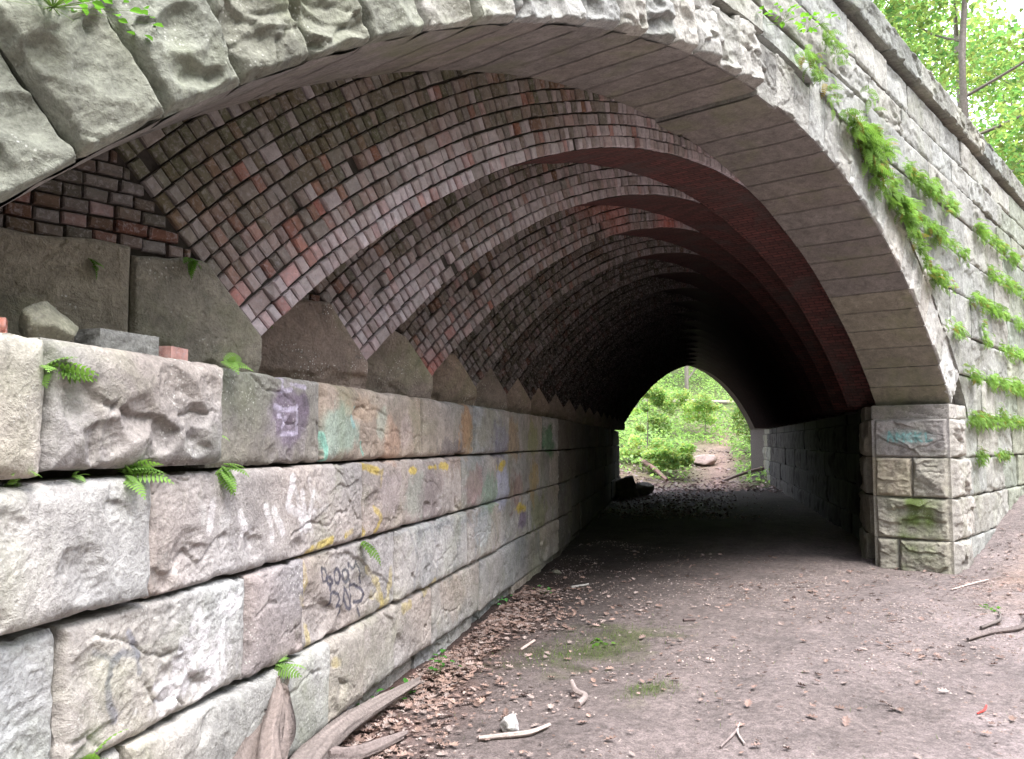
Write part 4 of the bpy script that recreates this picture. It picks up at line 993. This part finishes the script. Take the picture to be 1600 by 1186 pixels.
def rot_to(yaw, pitch, roll):
    cy, sy, cp, sp, cr, sr = np.cos(yaw), np.sin(yaw), np.cos(pitch), np.sin(pitch), np.cos(roll), np.sin(roll)
    z = 0 * yaw; o = z + 1
    Rz = np.stack([np.stack([cy, -sy, z], -1), np.stack([sy, cy, z], -1), np.stack([z, z, o], -1)], 1)
    Rx = np.stack([np.stack([o, z, z], -1), np.stack([z, cp, -sp], -1), np.stack([z, sp, cp], -1)], 1)
    Ry = np.stack([np.stack([cr, z, sr], -1), np.stack([z, o, z], -1), np.stack([-sr, z, cr], -1)], 1)
    return Rz @ Rx @ Ry

def fern(label, at_, out, size, n, seed, col_=(.19, .33, .09), droop=0.):
    """out: yaw of the way the plant grows (frond axis +Y turned by yaw)"""
    rg = np.random.default_rng(seed); yaw = out + rg.normal(0, .75, n); pitch = rg.uniform(-.5, .75, n) - droop
    root = thing('fern', label, 'fern', 'ferns rooted in the graffiti wall', loc=at_)
    pos = rg.normal(0, .008, (n, 3)); C = np.array(col_) * rg.uniform(.7, 1.3, n)[:, None]
    R_m = rot_to(yaw, pitch, rg.normal(0, .4, n)); s = size * .88 * rg.uniform(.45, 1.1, n)
    for i in range(n):
        V, F, Cv = scatter(FV, FF, pos[i:i + 1], R_m[i:i + 1], s[i:i + 1], C[i:i + 1])
        obj('frond', make_mesh('frond', V, F, Cv, False), M_FERN, root)
def wp(t, z, off=.01): return tuple(wall_xf(0, 0, off)(t, 0., z).reshape(3))
OUT = math.atan2(-NW[1], -NW[0]) - math.pi / 2
for i, (t, z, s, n, l, dr) in enumerate([
    (-7.87, 1.70, .20, 9, 'fern with wide fronds in the upright joint at the top left of the wall', .2),
    (-7.49, 1.392, .17, 9, 'fern under the scooped top stone, above the whitish block', 0),
    (-6.90, 1.80, .17, 5, 'fern hanging over the wall top just right of the loose brick', .2),
    (-6.955, 1.53, .10, 4, 'tiny fern halfway down the joint beside the purple painted stone', .2),
    (-6.93, 1.40, .15, 9, 'dense drooping fern at the foot of the joint left of the purple paint', .7),
    (-6.45, .53, .16, 9, 'fern low on the wall above the bleached driftwood', 0),
    (-5.50, .955, .20, 4, 'long single fern frond above the outlined letters', .5),
    (-7.64, .50, .20, 10, 'fern in the lowest visible joint at the bottom left', -.2),
    (-7.96, 1.395, .11, 5, 'small fern in the bed joint at the left edge', 0),
    (-7.72, 1.393, .08, 4, 'smallest fern in the dark gap between the two left ferns', 0)]):
    fern(l, wp(t, z, .035), OUT, s, n, 100 + i, droop=dr)
for i, (p, s, n, l) in enumerate([((1.50, D1 - .03, 2.20), .11, 4, 'dim fern on the shaded skewback stone below the flat laid bricks'),
                                  ((1.92, D1 - .03, 2.27), .14, 6, 'hanging fern where the first brick arch meets its brown stone'),
                                  ((2.62, D1 + RT - .05, 2.16), .13, 6, 'dark fern tucked under the first brick arch foot')]):
    fern(l, p, math.pi, s, n, 150 + i, (.10, .22, .04), .8)

def ivy_mass(name, label, pts, size, per, seed, colr=(.22, .37, .10), thick=.06):
    """fern fronds crowding along a ledge"""
    rg = np.random.default_rng(seed); P = []
    for (a, b, w) in pts:
        a, b = np.array(a, float), np.array(b, float); m = max(3, int(np.linalg.norm(b - a) * per * w * 2.1)); u = rg.random(m)[:, None]
        dens = vn(u[:, 0] * 9, seed + 0 * u[:, 0], seed=seed); u = u[dens > -.55]
        P.append(a + (b - a) * u + rg.normal(0, 1, (len(u), 3)) * [.03, .02, thick * .8])
    P = np.concatenate(P); n = len(P)
    yaw = math.pi + rg.normal(0, .9, n); pitch = rg.uniform(-1.15, .35, n); s = size * rg.uniform(.3, .9, n) * (1 + .4 * vn(P[:, 0] * 2.3, P[:, 2] * 2.3, seed=seed + 2))
    V, F, Cv = scatter(FV2, FF2, P, rot_to(yaw, pitch, rg.normal(0, .5, n)), s, np.array(colr) * (rg.uniform(.5, 1.3, n) * (1 + .35 * vn(P[:, 0] * 3, P[:, 2] * 3, seed=seed)))[:, None] * np.where(rg.random((n, 1)) < .07, [[1.3, .62, .7]], [[1., 1., 1.]]))
    return obj(name, make_mesh(name, V, F, Cv, False), M_FERN, label=label, category='ferns', kind='stuff')
fy = D0 - .07
def fp(x, z): return (x, fy, z)
def arcp(deg, r=8.16): return (c_x + r * math.cos(math.radians(deg)), fy, c_z + r * math.sin(math.radians(deg)))
ivy_mass('ferns', 'bright green ferns creeping along the back of the arch ring on the right', [(arcp(79), arcp(73), .9), (arcp(73), arcp(66), 1.1), (arcp(66), arcp(59), 1), ((7.95, fy, 4.3), (8.55, fy, 3.95), 1)], .17, 90, 1)
ivy_mass('ferns', 'fern clumps on the upper face just under the dark coping', [(fp(6.55, 4.60), fp(7.3, 4.45), 1.0), (fp(7.0, 4.92), fp(7.45, 4.85), .9), (fp(8.2, 4.75), fp(8.3, 4.7), 1.2), (fp(8.2, 4.45), fp(8.4, 4.42), 1)], .17, 90, 2, (.24, .39, .12))
ivy_mass('ferns', 'longest band of ferns slanting right along the upper ledge', [(fp(8.0, 4.40), fp(9.3, 4.35), 1.2), (fp(9.3, 4.35), fp(12.6, 4.35), 1), (fp(12.6, 4.35), fp(17, 4.35), .9)], .15, 85, 3)
ivy_mass('ferns', 'second band of ferns one course below the longest one', [(fp(8.75, 3.95), fp(11.0, 3.87), 1.1), (fp(11, 3.87), fp(12.0, 3.87), .8), (fp(13.2, 3.87), fp(17.0, 3.87), .6)], .14, 85, 4)
ivy_mass('ferns', 'sloping band of ferns by the lower right arch haunch', [(arcp(59), fp(10.3, 3.40), 1), (fp(10.3, 3.40), fp(11.2, 3.36), 1), (fp(12.2, 3.36), fp(14.4, 3.36), .9), (fp(15, 3.36), fp(17, 3.36), .7)], .14, 85, 5)
ivy_mass('ferns', 'short ferns along the ledge above the springing on the right', [(fp(10.9, 2.86), fp(11.6, 2.84), .8), (fp(12.6, 2.86), fp(16, 2.86), .9), (fp(12.7, 3.25), fp(12.8, 2.9), 1.3)], .12, 80, 6)
ivy_mass('ferns', 'ferns in the joint two courses over the pier', [(fp(11.6, 2.42), fp(12.0, 2.34), .6), (fp(12.0, 2.34), fp(16, 2.34), 1.1)], .12, 90, 7)
ivy_mass('ferns', 'fresh ferns in the joint level with the top of the pier', [(fp(11.75, 1.80), fp(15.4, 1.80), 1.3), (fp(13.6, 2.0), fp(13.9, 1.85), 1)], .12, 90, 8)
ivy_mass('ferns', 'two small fern clumps in the joint beside the blue tagged pier stone', [(fp(12.1, 1.32), fp(12.55, 1.32), 1.6), (fp(13.4, 1.32), fp(14.2, 1.32), 1.3)], .11, 90, 9)

# broad-leaved weeds
wl = np.array([(0, 0, 0), (.32, .3, .10), (.36, .62, .08), (0, 1, -.1), (-.36, .62, .08), (-.32, .3, .10)]); wf = [(0, 1, 2), (0, 2, 3), (0, 3, 4), (0, 4, 5)]
def weed(label, at_, h, n, seed, cl=(.09, .27, .06), cat='weed', spread=.05, sz=.045):
    rg = np.random.default_rng(seed); root = thing('weed_plant', label, cat, loc=at_)
    pos = np.c_[rg.normal(0, spread, (n, 2)), rg.uniform(.25, 1, n) * h]; yaw = np.arctan2(pos[:, 1], pos[:, 0]) - math.pi / 2 + rg.normal(0, .5, n)
    V, F, Cv = scatter(wl, wf, pos, rot_to(yaw, rg.normal(.0, .35, n), rg.normal(0, .3, n)), sz * rg.uniform(.6, 1.2, n), np.array(cl) * rg.uniform(.7, 1.3, n)[:, None])
    obj('leaves', make_mesh('leaves', V, F, Cv, False), M_LEAF, root)
    mb = MB()
    for p in pos[::2]:
        a = np.zeros(3); mb.add([a + (-.002, 0, 0), a + (.002, 0, 0), p + (.001, 0, 0), p + (-.001, 0, 0)], [(0, 1, 2, 3)], (.10, .16, .05))
    obj('stem', mb.mesh('stem', False), M_LEAF, root)
def gp_(x, y): return (x, y, float(ground_z(x, y)))
weed('bushy green weed in the leaf litter near the tip of the bleached log', gp_(4.02, 3.95), .14, 16, 1)
weed('three leaf sprout between the log tip and the wall foot', gp_(3.62, 3.88), .07, 6, 2)
weed('low sprout against the lowest stones above the log', gp_(3.35, 3.83), .08, 8, 3)
weed('small sprouts at the wall foot, left of a pair inside the arch', gp_(6.15, 5.19), .08, 8, 4, (.13, .36, .12))
weed('single sprout on bare soil beside the wall, right of the pair', gp_(6.75, 5.22), .09, 7, 5, (.13, .36, .12))
weed('flat green weed in the middle of the mossy patch', gp_(5.55, 3.72), .03, 12, 6, (.12, .24, .05))
weed('green weed in dead leaves on the right bank', gp_(8.7, 1.72), .05, 14, 7, (.12, .26, .06))
weed('leafy creeper hanging over the top left corner of the arch stones', (.95, D0 - .12, 2.69), .10, 110, 8, (.12, .27, .05), 'creeper', .13, .034)
weed('small creeper on top of the arch ring near the crown', (6.05, D0 - .12, 4.60), .10, 34, 9, (.15, .34, .05), 'creeper', .12, .05)
weed('pale creeper beside the tallest voussoir, right of the crown', (6.55, D0 - .12, 4.72), .12, 34, 10, (.16, .36, .05), 'creeper', .10, .05)

# ------------------------------------------------------------------ wood, rocks and loose bricks
def tube(pts, rad, sides=12, seed=0, rough=.12, sub=10, cl=(.36, .29, .26), jag=0.):
    pts = np.array(pts, float); rad = np.array(rad, float); n = len(pts); t = np.linspace(0, n - 1, (n - 1) * sub + 1)
    P = np.zeros((len(t), 3)); R_m = np.interp(t, range(n), rad)
    for j, tt in enumerate(t):
        i = min(int(tt), n - 2); u = tt - i; p0 = pts[max(i - 1, 0)]; p1 = pts[i]; p2 = pts[i + 1]; p3 = pts[min(i + 2, n - 1)]
        P[j] = .5 * (2 * p1 + (p2 - p0) * u + (2 * p0 - 5 * p1 + 4 * p2 - p3) * u * u + (3 * p1 - 3 * p2 + p3 - p0) * u ** 3)
    T = np.gradient(P, axis=0); T /= np.linalg.norm(T, axis=1)[:, None] + 1e-9
    up = np.tile([0, 0, 1.], (len(t), 1)); up[np.abs(T[:, 2]) > .9] = [1, 0, 0]
    A = np.cross(T, up); A /= np.linalg.norm(A, axis=1)[:, None]; B = np.cross(T, A)
    an = np.linspace(0, 2 * math.pi, sides + 1)[None]; L = np.cumsum(np.r_[0, np.linalg.norm(np.diff(P, axis=0), axis=1)])[:, None]
    ca, sa = np.cos(an), np.sin(an); k = 2.2
    rr = R_m[:, None] * (1 + .09 * vn(ca * 7 + 0 * L, sa * 7 + 0 * L, L * 1.6, seed=seed + 21) + .05 * vn(ca * 16 + 0 * L, sa * 16 + 0 * L, L * 3, seed=seed + 22)) * (1 + rough * fbm(ca * k + 0 * L, sa * k + 0 * L, L / (R_m.mean() * 9) , seed, 4) + rough * .5 * vn(ca * 5 + 0 * L, sa * 5 + 0 * L, L / (R_m.mean() * 20), seed=seed + 3))
    G = P[:, None] + A[:, None] * (rr * ca)[..., None] + B[:, None] * (rr * sa)[..., None]
    if jag:
        G[-1] += T[-1] * (jag * (vn(ca * 2.5, sa * 2.5, seed=seed + 40) + .6 * vn(ca * 7, sa * 7, seed=seed + 41)))[0][:, None]; G[-2] += T[-2] * (jag * .6 * vn(ca * 2.5, sa * 2.5, seed=seed + 40))[0][:, None]
    C = np.asarray(cl) * (1 + .13 * vn(ca * 20 + 0 * L, sa * 14 + 0 * L, L * 3, seed=seed + 22))[..., None] * (1 + .35 * fbm(ca * 4 + 0 * L, sa * 4 + 0 * L, L / (R_m.mean() * 14), seed + 8, 3))[..., None]
    mb = MB(); mb.grid(G, C, flip=True)
    for e, fl in ((0, 0), (-1, 1)):
        c = P[e]; ring_ = G[e]; v = np.r_[ring_[:-1], [c]]; m = sides
        mb.add(v, [(i, (i + 1) % m, m) if fl else ((i + 1) % m, i, m) for i in range(m)], np.asarray(cl) * .7)
    return mb

root = thing('driftwood_log', 'bleached forked log leaning on the foot of the graffiti wall', 'log', loc=(0, 0, 0))
obj('trunk', tube([(2.02, 2.86, .05), (2.28, 3.04, .14), (2.62, 3.27, .14), (3.05, 3.50, .12), (3.68, 3.80, .075)], [.07, .064, .05, .04, .02], 36, 3, .22, 24, (.195, .165, .152), .06).mesh('trunk'), M_WOOD, root)
obj('branch', tube([(2.45, 3.12, .11), (2.66, 3.17, .06), (2.84, 3.20, .05), (3.03, 3.24, .045)], [.05, .038, .033, .016], 28, 5, .25, 20, (.19, .155, .145), .05).mesh('branch'), M_WOOD, root)
obj('stump', tube([(1.86, 2.82, -.02), (1.96, 2.93, .15), (2.08, 3.06, .27), (2.20, 3.17, .38), (2.25, 3.22, .44), (2.28, 3.23, .47)], [.095, .088, .075, .062, .045, .032], 48, 9, .85, 16, (.20, .165, .15), .12).mesh('stump'), M_WOOD, root)

def stick(label, pts, rad, seed, cl=(.36, .29, .26), group=None, cat='stick'):
    P = np.array(pts, float); P[:, 2] += ground_z(P[:, 0], P[:, 1]); o = P[0].copy()
    ob = obj('stick', tube(P - o, rad, 8, seed, .2, 6, cl).mesh('stick'), M_WOOD, label=label, category=cat)
    ob.location = o
    if group: ob['group'] = group
stick('curved grey stick standing out on the bare path centre', [(4.30, 3.12, .06), (4.20, 3.02, .04), (4.17, 2.93, .03), (4.02, 2.88, .02)], [.013, .017, .018, .020], 1, (.36, .30, .28))
stick('pale bent stick lying in front of the grey stone', [(3.24, 2.92, .018), (3.40, 2.85, .018), (3.50, 2.80, .02), (3.66, 2.80, .02)], [.010, .017, .015, .010], 2, (.38, .32, .29))
stick('thin dark twig forked on the path at the bottom edge', [(3.95, 1.98, .01), (4.12, 2.00, .012), (4.25, 2.03, .01)], [.006, .008, .005], 3, (.22, .18, .17))
stick('pale twig crossing the dark forked twig', [(4.05, 1.90, .01), (4.18, 2.0, .012), (4.36, 2.07, .01)], [.006, .006, .004], 4, (.42, .36, .34))
stick('dark curved branch lying in the leaves at the right edge', [(7.35, 1.62, .02), (7.7, 1.52, .02), (8.1, 1.38, .03), (8.55, 1.42, .05)], [.012, .02, .018, .01], 5, (.17, .14, .13))
stick('second dark branch tucked behind the curved one', [(7.8, 1.62, .02), (8.15, 1.55, .03), (8.5, 1.62, .03)], [.012, .015, .008], 6, (.14, .12, .11))
stick('straight pale twig close to the foot of the pier', [(9.6, 2.25, .012), (10.1, 2.20, .015), (10.55, 2.10, .02)], [.007, .009, .006], 7, (.50, .42, .38))
stick('long thin twig in the leaves right of the pier', [(10.2, 1.55, .02), (10.9, 1.45, .03), (11.6, 1.28, .05)], [.008, .012, .006], 8, (.46, .38, .34))
stick('short dark chip of wood near the middle of the path', [(6.55, 3.60, .012), (6.66, 3.55, .014)], [.012, .010], 9, (.12, .09, .085))
stick('white scrap of wood just inside the arch by the wall', [(7.3, 5.30, .012), (7.5, 5.22, .02)], [.015, .012], 10, (.45, .43, .41))
stick('pale stick half buried in litter near the mossy patch', [(4.95, 4.05, .012), (5.2, 4.12, .018)], [.011, .010], 11, (.48, .38, .34))
stick('thin red strip of plastic in the bottom right of the path', [(5.42, 1.16, .008), (5.50, 1.14, .010), (5.60, 1.15, .008)], [.004, .006, .004], 12, (.62, .07, .06), cat='scrap')

def rock(name, label, at_, dims, seed, cl, yaw=0., mat=None, cat='rock', flat=0., group=None):
    r = random.Random(seed); nu, nv = 36, 20
    u = np.linspace(0, 2 * math.pi, nu + 1)[:, None]; v = np.linspace(-math.pi / 2, math.pi / 2, nv + 1)[None]
    D = np.stack([np.cos(u) * np.cos(v), np.sin(u) * np.cos(v), 0 * u + np.sin(v)], -1); s = np.full(D.shape[:2], 9.)
    for _ in range(15):                                                       # chopped planes
        nrm = np.array([r.gauss(0, 1), r.gauss(0, 1), r.gauss(0, 1)]); nrm /= np.linalg.norm(nrm); d = r.uniform(.72, 1.)
        dt = D @ nrm; s = np.where(dt > .05, np.minimum(s, d / np.maximum(dt, .05)), s)
    s = np.minimum(s, 1.35) * (1 + .06 * fbm(D[..., 0] * 3, D[..., 1] * 3, D[..., 2] * 3, seed, 4)); s[-1] = s[0]
    P = D * s[..., None] * np.array(dims) / 2
    C_, S_ = math.cos(yaw), math.sin(yaw); P = np.stack([P[..., 0] * C_ - P[..., 1] * S_, P[..., 0] * S_ + P[..., 1] * C_, P[..., 2] + dims[2] * .46], -1)
    mb = MB(); mb.grid(P, np.asarray(cl) * (1 + .25 * fbm(D[..., 0] * 4, D[..., 1] * 4, D[..., 2] * 4, seed + 3, 3))[..., None])
    o = obj(name, mb.mesh(name), mat or M_STONE, label=label, category=cat); o.location = at_
    if group: o['group'] = group
    return o
rock('rock', 'grey angular stone on the path behind the pale bent stick', gp_(3.48, 2.92), (.13, .10, .085), 3, (.50, .49, .50), .5)
def lp(t, off, z=ZT): p = wall_xf(0, 0, off)(t, 0., z).reshape(3); return tuple(p)
WY = math.atan2(WV[1], WV[0])
rock('rock', 'knobbly mossy rock lying on the ledge under the arch', lp(-7.66, -.14), (.25, .13, .12), 12, (.28, .28, .22), WY)
def slab(name, label, at_, L, D_, H, yaw, cl, mat, seed, cat, amp=.012):
    r = random.Random(seed); C_, S_ = math.cos(yaw), math.sin(yaw); mb = MB()
    def xf(o, ex, ez, en, W, Hh):
        nx, nz = max(4, int(W / .01)), max(4, int(Hh / .01)); x, z, h = rock_h(W, Hh, nx, nz, r, amp, .6, .5); h = edge_fall(h, x, z, W, Hh, r)
        P = np.array(o) + x[..., None] * np.array(ex) + z[..., None] * np.array(ez) + h[..., None] * np.array(en)
        P = np.stack([P[..., 0] * C_ - P[..., 1] * S_, P[..., 0] * S_ + P[..., 1] * C_, P[..., 2]], -1); mb.grid(P, flat_col(cl, seed, .25)(P, 0, 0))
    a, b = L / 2, D_ / 2
    xf((-a, -b, 0), (1, 0, 0), (0, 0, 1), (0, -1, 0), L, H); xf((a, b, 0), (-1, 0, 0), (0, 0, 1), (0, 1, 0), L, H)
    xf((a, -b, 0), (0, 1, 0), (0, 0, 1), (1, 0, 0), D_, H); xf((-a, b, 0), (0, -1, 0), (0, 0, 1), (-1, 0, 0), D_, H)
    xf((-a, -b, H), (1, 0, 0), (0, 1, 0), (0, 0, 1), L, D_)
    o = obj(name, mb.mesh(name), mat, label=label, category=cat); o.location = at_
slab('stone_slab', 'flat grey slab of stone lying on the ledge between rock and loose brick', lp(-7.36, -.11), .27, .11, .075, WY - .12, (.27, .28, .27), M_STONE, 5, 'stone')
slab('loose_brick', 'loose reddish brick at the right end of the ledge', lp(-7.13, -.055), .125, .06, .048, WY + .1, (.42, .24, .21), M_BRICK, 6, 'brick', .003)
slab('loose_brick', 'red brick end showing above the wall at the far left', lp(-7.905, -.10), .09, .06, .05, WY + .7, (.40, .17, .13), M_BRICK, 7, 'brick', .003)
for i, (x, y, d, l) in enumerate([(20.0, 12.75, (.9, .8, .6), 'dark boulder at the far end of the tunnel against the left wall'), (20.75, 12.6, (.7, .5, .4), 'lower dark boulder in front of the one at the tunnel end'), (7.9, 5.95, (.10, .07, .05), 'little stone at the wall foot inside the arch')]):
    rock('rock', l, gp_(x, y), d, 60 + i, (.20, .19, .17), i)

# ------------------------------------------------------------------ trees and bushes
lt = np.array([(0, -.5, 0), (.34, -.05, .10), (0, .5, -.05), (-.34, -.05, .10)]); lfc = [(0, 1, 2, 3)]
def crown(name, centres, radii, n, size, cl, seed, parent, flat=.7):
    rg = np.random.default_rng(seed); c = np.array(centres); r = np.array(radii)
    k = rg.choice(len(c), n, p=r ** 2 / (r ** 2).sum()); d = rg.normal(0, 1, (n, 3)); d /= np.linalg.norm(d, axis=1)[:, None]
    P = c[k] + d * (r[k] * rg.uniform(.25, 1.05, n) ** .6)[:, None] * [1, 1, flat]
    g = fbm(P[:, 0] * 1.1, P[:, 1] * 1.1, P[:, 2] * 1.5, seed, 2); P = P[g > -.42]; n = len(P); g = g[g > -.42]
    C = np.array(cl) * rg.uniform(.65, 1.35, n)[:, None] * (1 + .35 * vn(P[:, 0] * .8, P[:, 1] * .8, P[:, 2] * .8, seed=seed + 4))[:, None]
    C[:, 0] *= rg.uniform(.8, 1.5, n)
    V, F, Cv = scatter(lt, lfc, P, rots(n, rg, .55), size * rg.uniform(.6, 1.25, n), C)
    return obj(name, make_mesh(name, V, F, Cv, False), M_LEAF, parent)

def tree(label, base, height, spread, trunk_r, n, leaf, seed, cl=(.12, .27, .05), group=None, low=.35, fork=True, limbs=7):
    r = random.Random(seed); root = thing('tree', label, 'tree', group, base)
    lean = (r.uniform(-.06, .06), r.uniform(-.06, .06)); H = height
    pts = [(lean[0] * H * t + r.uniform(-.035, .035) * H * t, lean[1] * H * t + r.uniform(-.02, .02) * H * t, H * t - .1) for t in (0, .25, .5, .75, .95)]
    obj('trunk', tube(pts, [trunk_r, trunk_r * .8, trunk_r * .6, trunk_r * .35, trunk_r * .12], 9, seed, .1, 5, (.17, .15, .13)).mesh('trunk'), M_BARK, root)
    cs, rs = [], []
    for i in range(limbs):
        t = low + (1 - low) * (i + .3) / limbs; a = i * 2.4 + r.uniform(-.4, .4)
        b0 = np.array([np.interp(t, (0, .25, .5, .75, .95), [p[j] for p in pts]) for j in range(3)])
        L = spread * r.uniform(.55, 1.) * (1 - .45 * max(0, t - low)); e = b0 + [L * math.cos(a), L * math.sin(a), L * r.uniform(.45, 1.0)]
        mid = (b0 + e) / 2 + [0, 0, -.08 * L]
        obj('limb', tube([b0, mid, e], [trunk_r * .42 * (1.1 - t * .7), trunk_r * .26 * (1.1 - t * .7), trunk_r * .08], 6, seed + i, .1, 4, (.16, .14, .12)).mesh('limb'), M_BARK, root)
        for q in range(3):
            f = .45 + .3 * q; cs.append(b0 + (e - b0) * f + [r.uniform(-.3, .3) * L, r.uniform(-.3, .3) * L, r.uniform(-.05, .25) * L]); rs.append(spread * r.uniform(.22, .38))
    cs.append(np.array(pts[-1])); rs.append(spread * .4)
    crown('crown', cs, rs, n, leaf, cl, seed, root)
    return root

TG = 'trees growing behind the parapet'
for i, (x, y, h, s, tr, n, l) in enumerate([
    (20.8, 4.35, 9.5, 3.4, .12, 9000, 'slender tree with a pale forked trunk standing just behind the coping'),
    (27, 5.6, 12, 4.6, .16, 9000, 'tree whose crown fills the top right corner behind the slender tree'),
    (20.5, 6.7, 9, 3.2, .12, 7000, 'tree leaning over the coping where its dark edge leaves the top of the picture'),
    (35, 8.0, 13, 5.5, .2, 8000, 'taller distant tree seen through gaps in the front trees'),
    (30, 4.0, 7, 3.6, .1, 6500, 'low bushy tree at the right edge above the coping'),
    (42, 6.2, 12, 6, .2, 7000, 'farthest tree at the right edge of the picture')]):
    tree(l, (x, y, 5.25), h, s, tr, n, .17 if i < 3 else .24, 200 + i, (.20, .33, .14), TG, low=.12)

def ab(a, b, dz=0.):
    x, y = a * .883 - b * .469, a * .469 + b * .883; return (x, y, float(ground_z(x, y)) + dz)
BG = 'bushes and saplings beyond the tunnel'
bush = [(36, 1.9, 3.2, 'thin sapling on the left bank seen through the tunnel', .6, 2500), (33.5, .75, .75, 'feathery bush left of the path beyond the tunnel', 1.0, 4500),
        (35, 2.0, .6, 'low bush on the left bank beyond the tunnel', 1.1, 3000), (41, -2.6, 2.6, 'bush at the right side of the far opening', 1.3, 3500), (43, 1.6, 2.2, 'bright bush behind the thin sapling', 1.5, 4500),
        (45, -.6, 1.9, 'bush directly behind the pale boulder', 1.5, 4500), (48, -3.4, 2.4, 'bush below the right end of the fallen trunk', 1.6, 4000), (49, 3.2, 3.4, 'bushy sapling left of the fallen trunk', 1.7, 4500),
        (34.5, -2.25, .5, 'small green clump beside the far right stones', .4, 1500)]
for i, (a, b, h, l, s, n) in enumerate(bush):
    tree(l, ab(a, b), h, s, .035 if h > 1 else .015, n, .09 + .0012 * a, 300 + i, [(.26, .38, .17), (.25, .39, .16), (.29, .42, .19)][i % 3], BG, low=.08, limbs=5)
FG = 'forest trees on the hillside beyond the tunnel'
fl = ['leftmost', 'second from the left', 'third from the left', 'middle', 'third from the right', 'second from the right', 'rightmost']
for i, b in enumerate((9.5, 6.4, 3.2, .4, -2.6, -5.6, -8.6)):
    tree('hillside tree behind the fallen trunk, %s of seven' % fl[i], ab(60 + (i % 3) * 6, b * 1.1), 9 + (i * 37 % 4), 4.2, .17, 6500, .26, 400 + i, [(.29, .42, .19), (.26, .38, .18), (.32, .45, .22)][i % 3], FG, low=.05)
rg = np.random.default_rng(77); n = 32000
a_ = rg.uniform(31, 76, n) ; b_ = rg.uniform(-1, 1, n) * a_ * .14; keep = ~((np.abs(b_ + .75) < .85) & (a_ < 43)) & ((a_ > 36) | (rg.random(n) < (a_ - 30) / 9)) & (fbm(a_ * .5, b_ * .5, seed=9, o=2) > -.35); a_, b_ = a_[keep], b_[keep]; n = len(a_)
xx, yy = a_ * .883 - b_ * .469, a_ * .469 + b_ * .883
V, F, Cv = scatter(lt, lfc, np.c_[xx, yy, ground_z(xx, yy) + rg.uniform(.02, .8, n) * (1 + vn(a_ * .6, b_ * .6, seed=4))], rots(n, rg, .5), rg.uniform(.09, .24, n), np.array([.28, .41, .18]) * rg.uniform(.6, 1.4, n)[:, None])
obj('undergrowth', make_mesh('undergrowth', V, F, Cv, False), M_LEAF, kind='stuff', label='bright green undergrowth covering the hillside beyond the tunnel', category='undergrowth')
n = 4200; a_ = rg.uniform(26.5, 42, n); b_ = rg.uniform(-3.5, 4.5, n); a_[2600:] = rg.uniform(17, 27, 1600); b_[2600:] = rg.normal(.6, .8, 1600); xx, yy = a_ * .883 - b_ * .469, a_ * .469 + b_ * .883
V, F, Cv = scatter(TV, TF, np.c_[xx, yy, ground_z(xx, yy) + .02], rots(n, rg, .35), rg.uniform(.10, .2, n) * np.where(a_ > 26.4, 1, .5), pal[rg.integers(0, 6, n)] * rg.uniform(.6, 1.1, n)[:, None])
obj('leaf_litter', make_mesh('leaf_litter', V, F, Cv, False), M_LITTER, kind='stuff', label='dead leaves over the banks beyond the tunnel', category='leaf litter')
def far_log(label, A, B, r0, r1, seed, cl):
    A, B = np.array(A), np.array(B); M = (A + B) / 2 + [0, 0, .05]
    ob = obj('fallen_log', tube([A - A, M - A, B - A], [r0, (r0 + r1) / 2, r1], 10, seed, .12, 8, cl).mesh('fallen_log'), M_WOOD, label=label, category='log'); ob.location = A
far_log('long fallen trunk lying across the hillside above the path beyond the tunnel', ab(52, 3.0, .35), ab(53, -5.0, .05), .19, .10, 31, (.24, .215, .175))
far_log('reddish fallen branch on the left bank beyond the tunnel', ab(34, 2.0, .32), ab(31.5, .95, .10), .10, .07, 32, (.20, .125, .105))
far_log('fallen branch pointing at the path from the right beyond the tunnel', ab(33.5, -2.8, .45), ab(31.8, -1.05, .08), .08, .04, 33, (.2, .15, .13))
rock('boulder', 'pale pinkish boulder beside the path beyond the tunnel', ab(38, -.35, -.05), (1.5, .9, .5), 71, (.36, .28, .255), .4, cat='boulder')
rock('boulder', 'small pale stone left of the pinkish boulder', ab(38.3, .95, -.05), (.8, .5, .35), 72, (.26, .22, .19), .4, cat='boulder')

cs, rs = [], []; r = random.Random(5)  # unseen trees added behind the camera, keeping low sky light out of the tunnel
for (x, y, h) in [(-14, -9, 12), (-8, -15, 13), (-1, -17, 12), (6, -15, 14), (13, -16, 12), (20, -14, 13), (27, -11, 12), (-15, -1, 11), (0, -26, 13), (12, -27, 14), (24, -24, 12)]:
    g = float(ground_z(x, y))
    for _ in range(9): cs.append((x + r.uniform(-4, 4), y + r.uniform(-4, 4), g + h * r.uniform(.15, .95))); rs.append(r.uniform(1.6, 2.8))
w = crown('unseen_woodland', cs, rs, 30000, .62, (.08, .16, .035), 500, None)
w['kind'] = 'stuff'; w['label'] = 'unseen trees added on the valley side to block low sky light'; w['category'] = 'unseen_woodland'
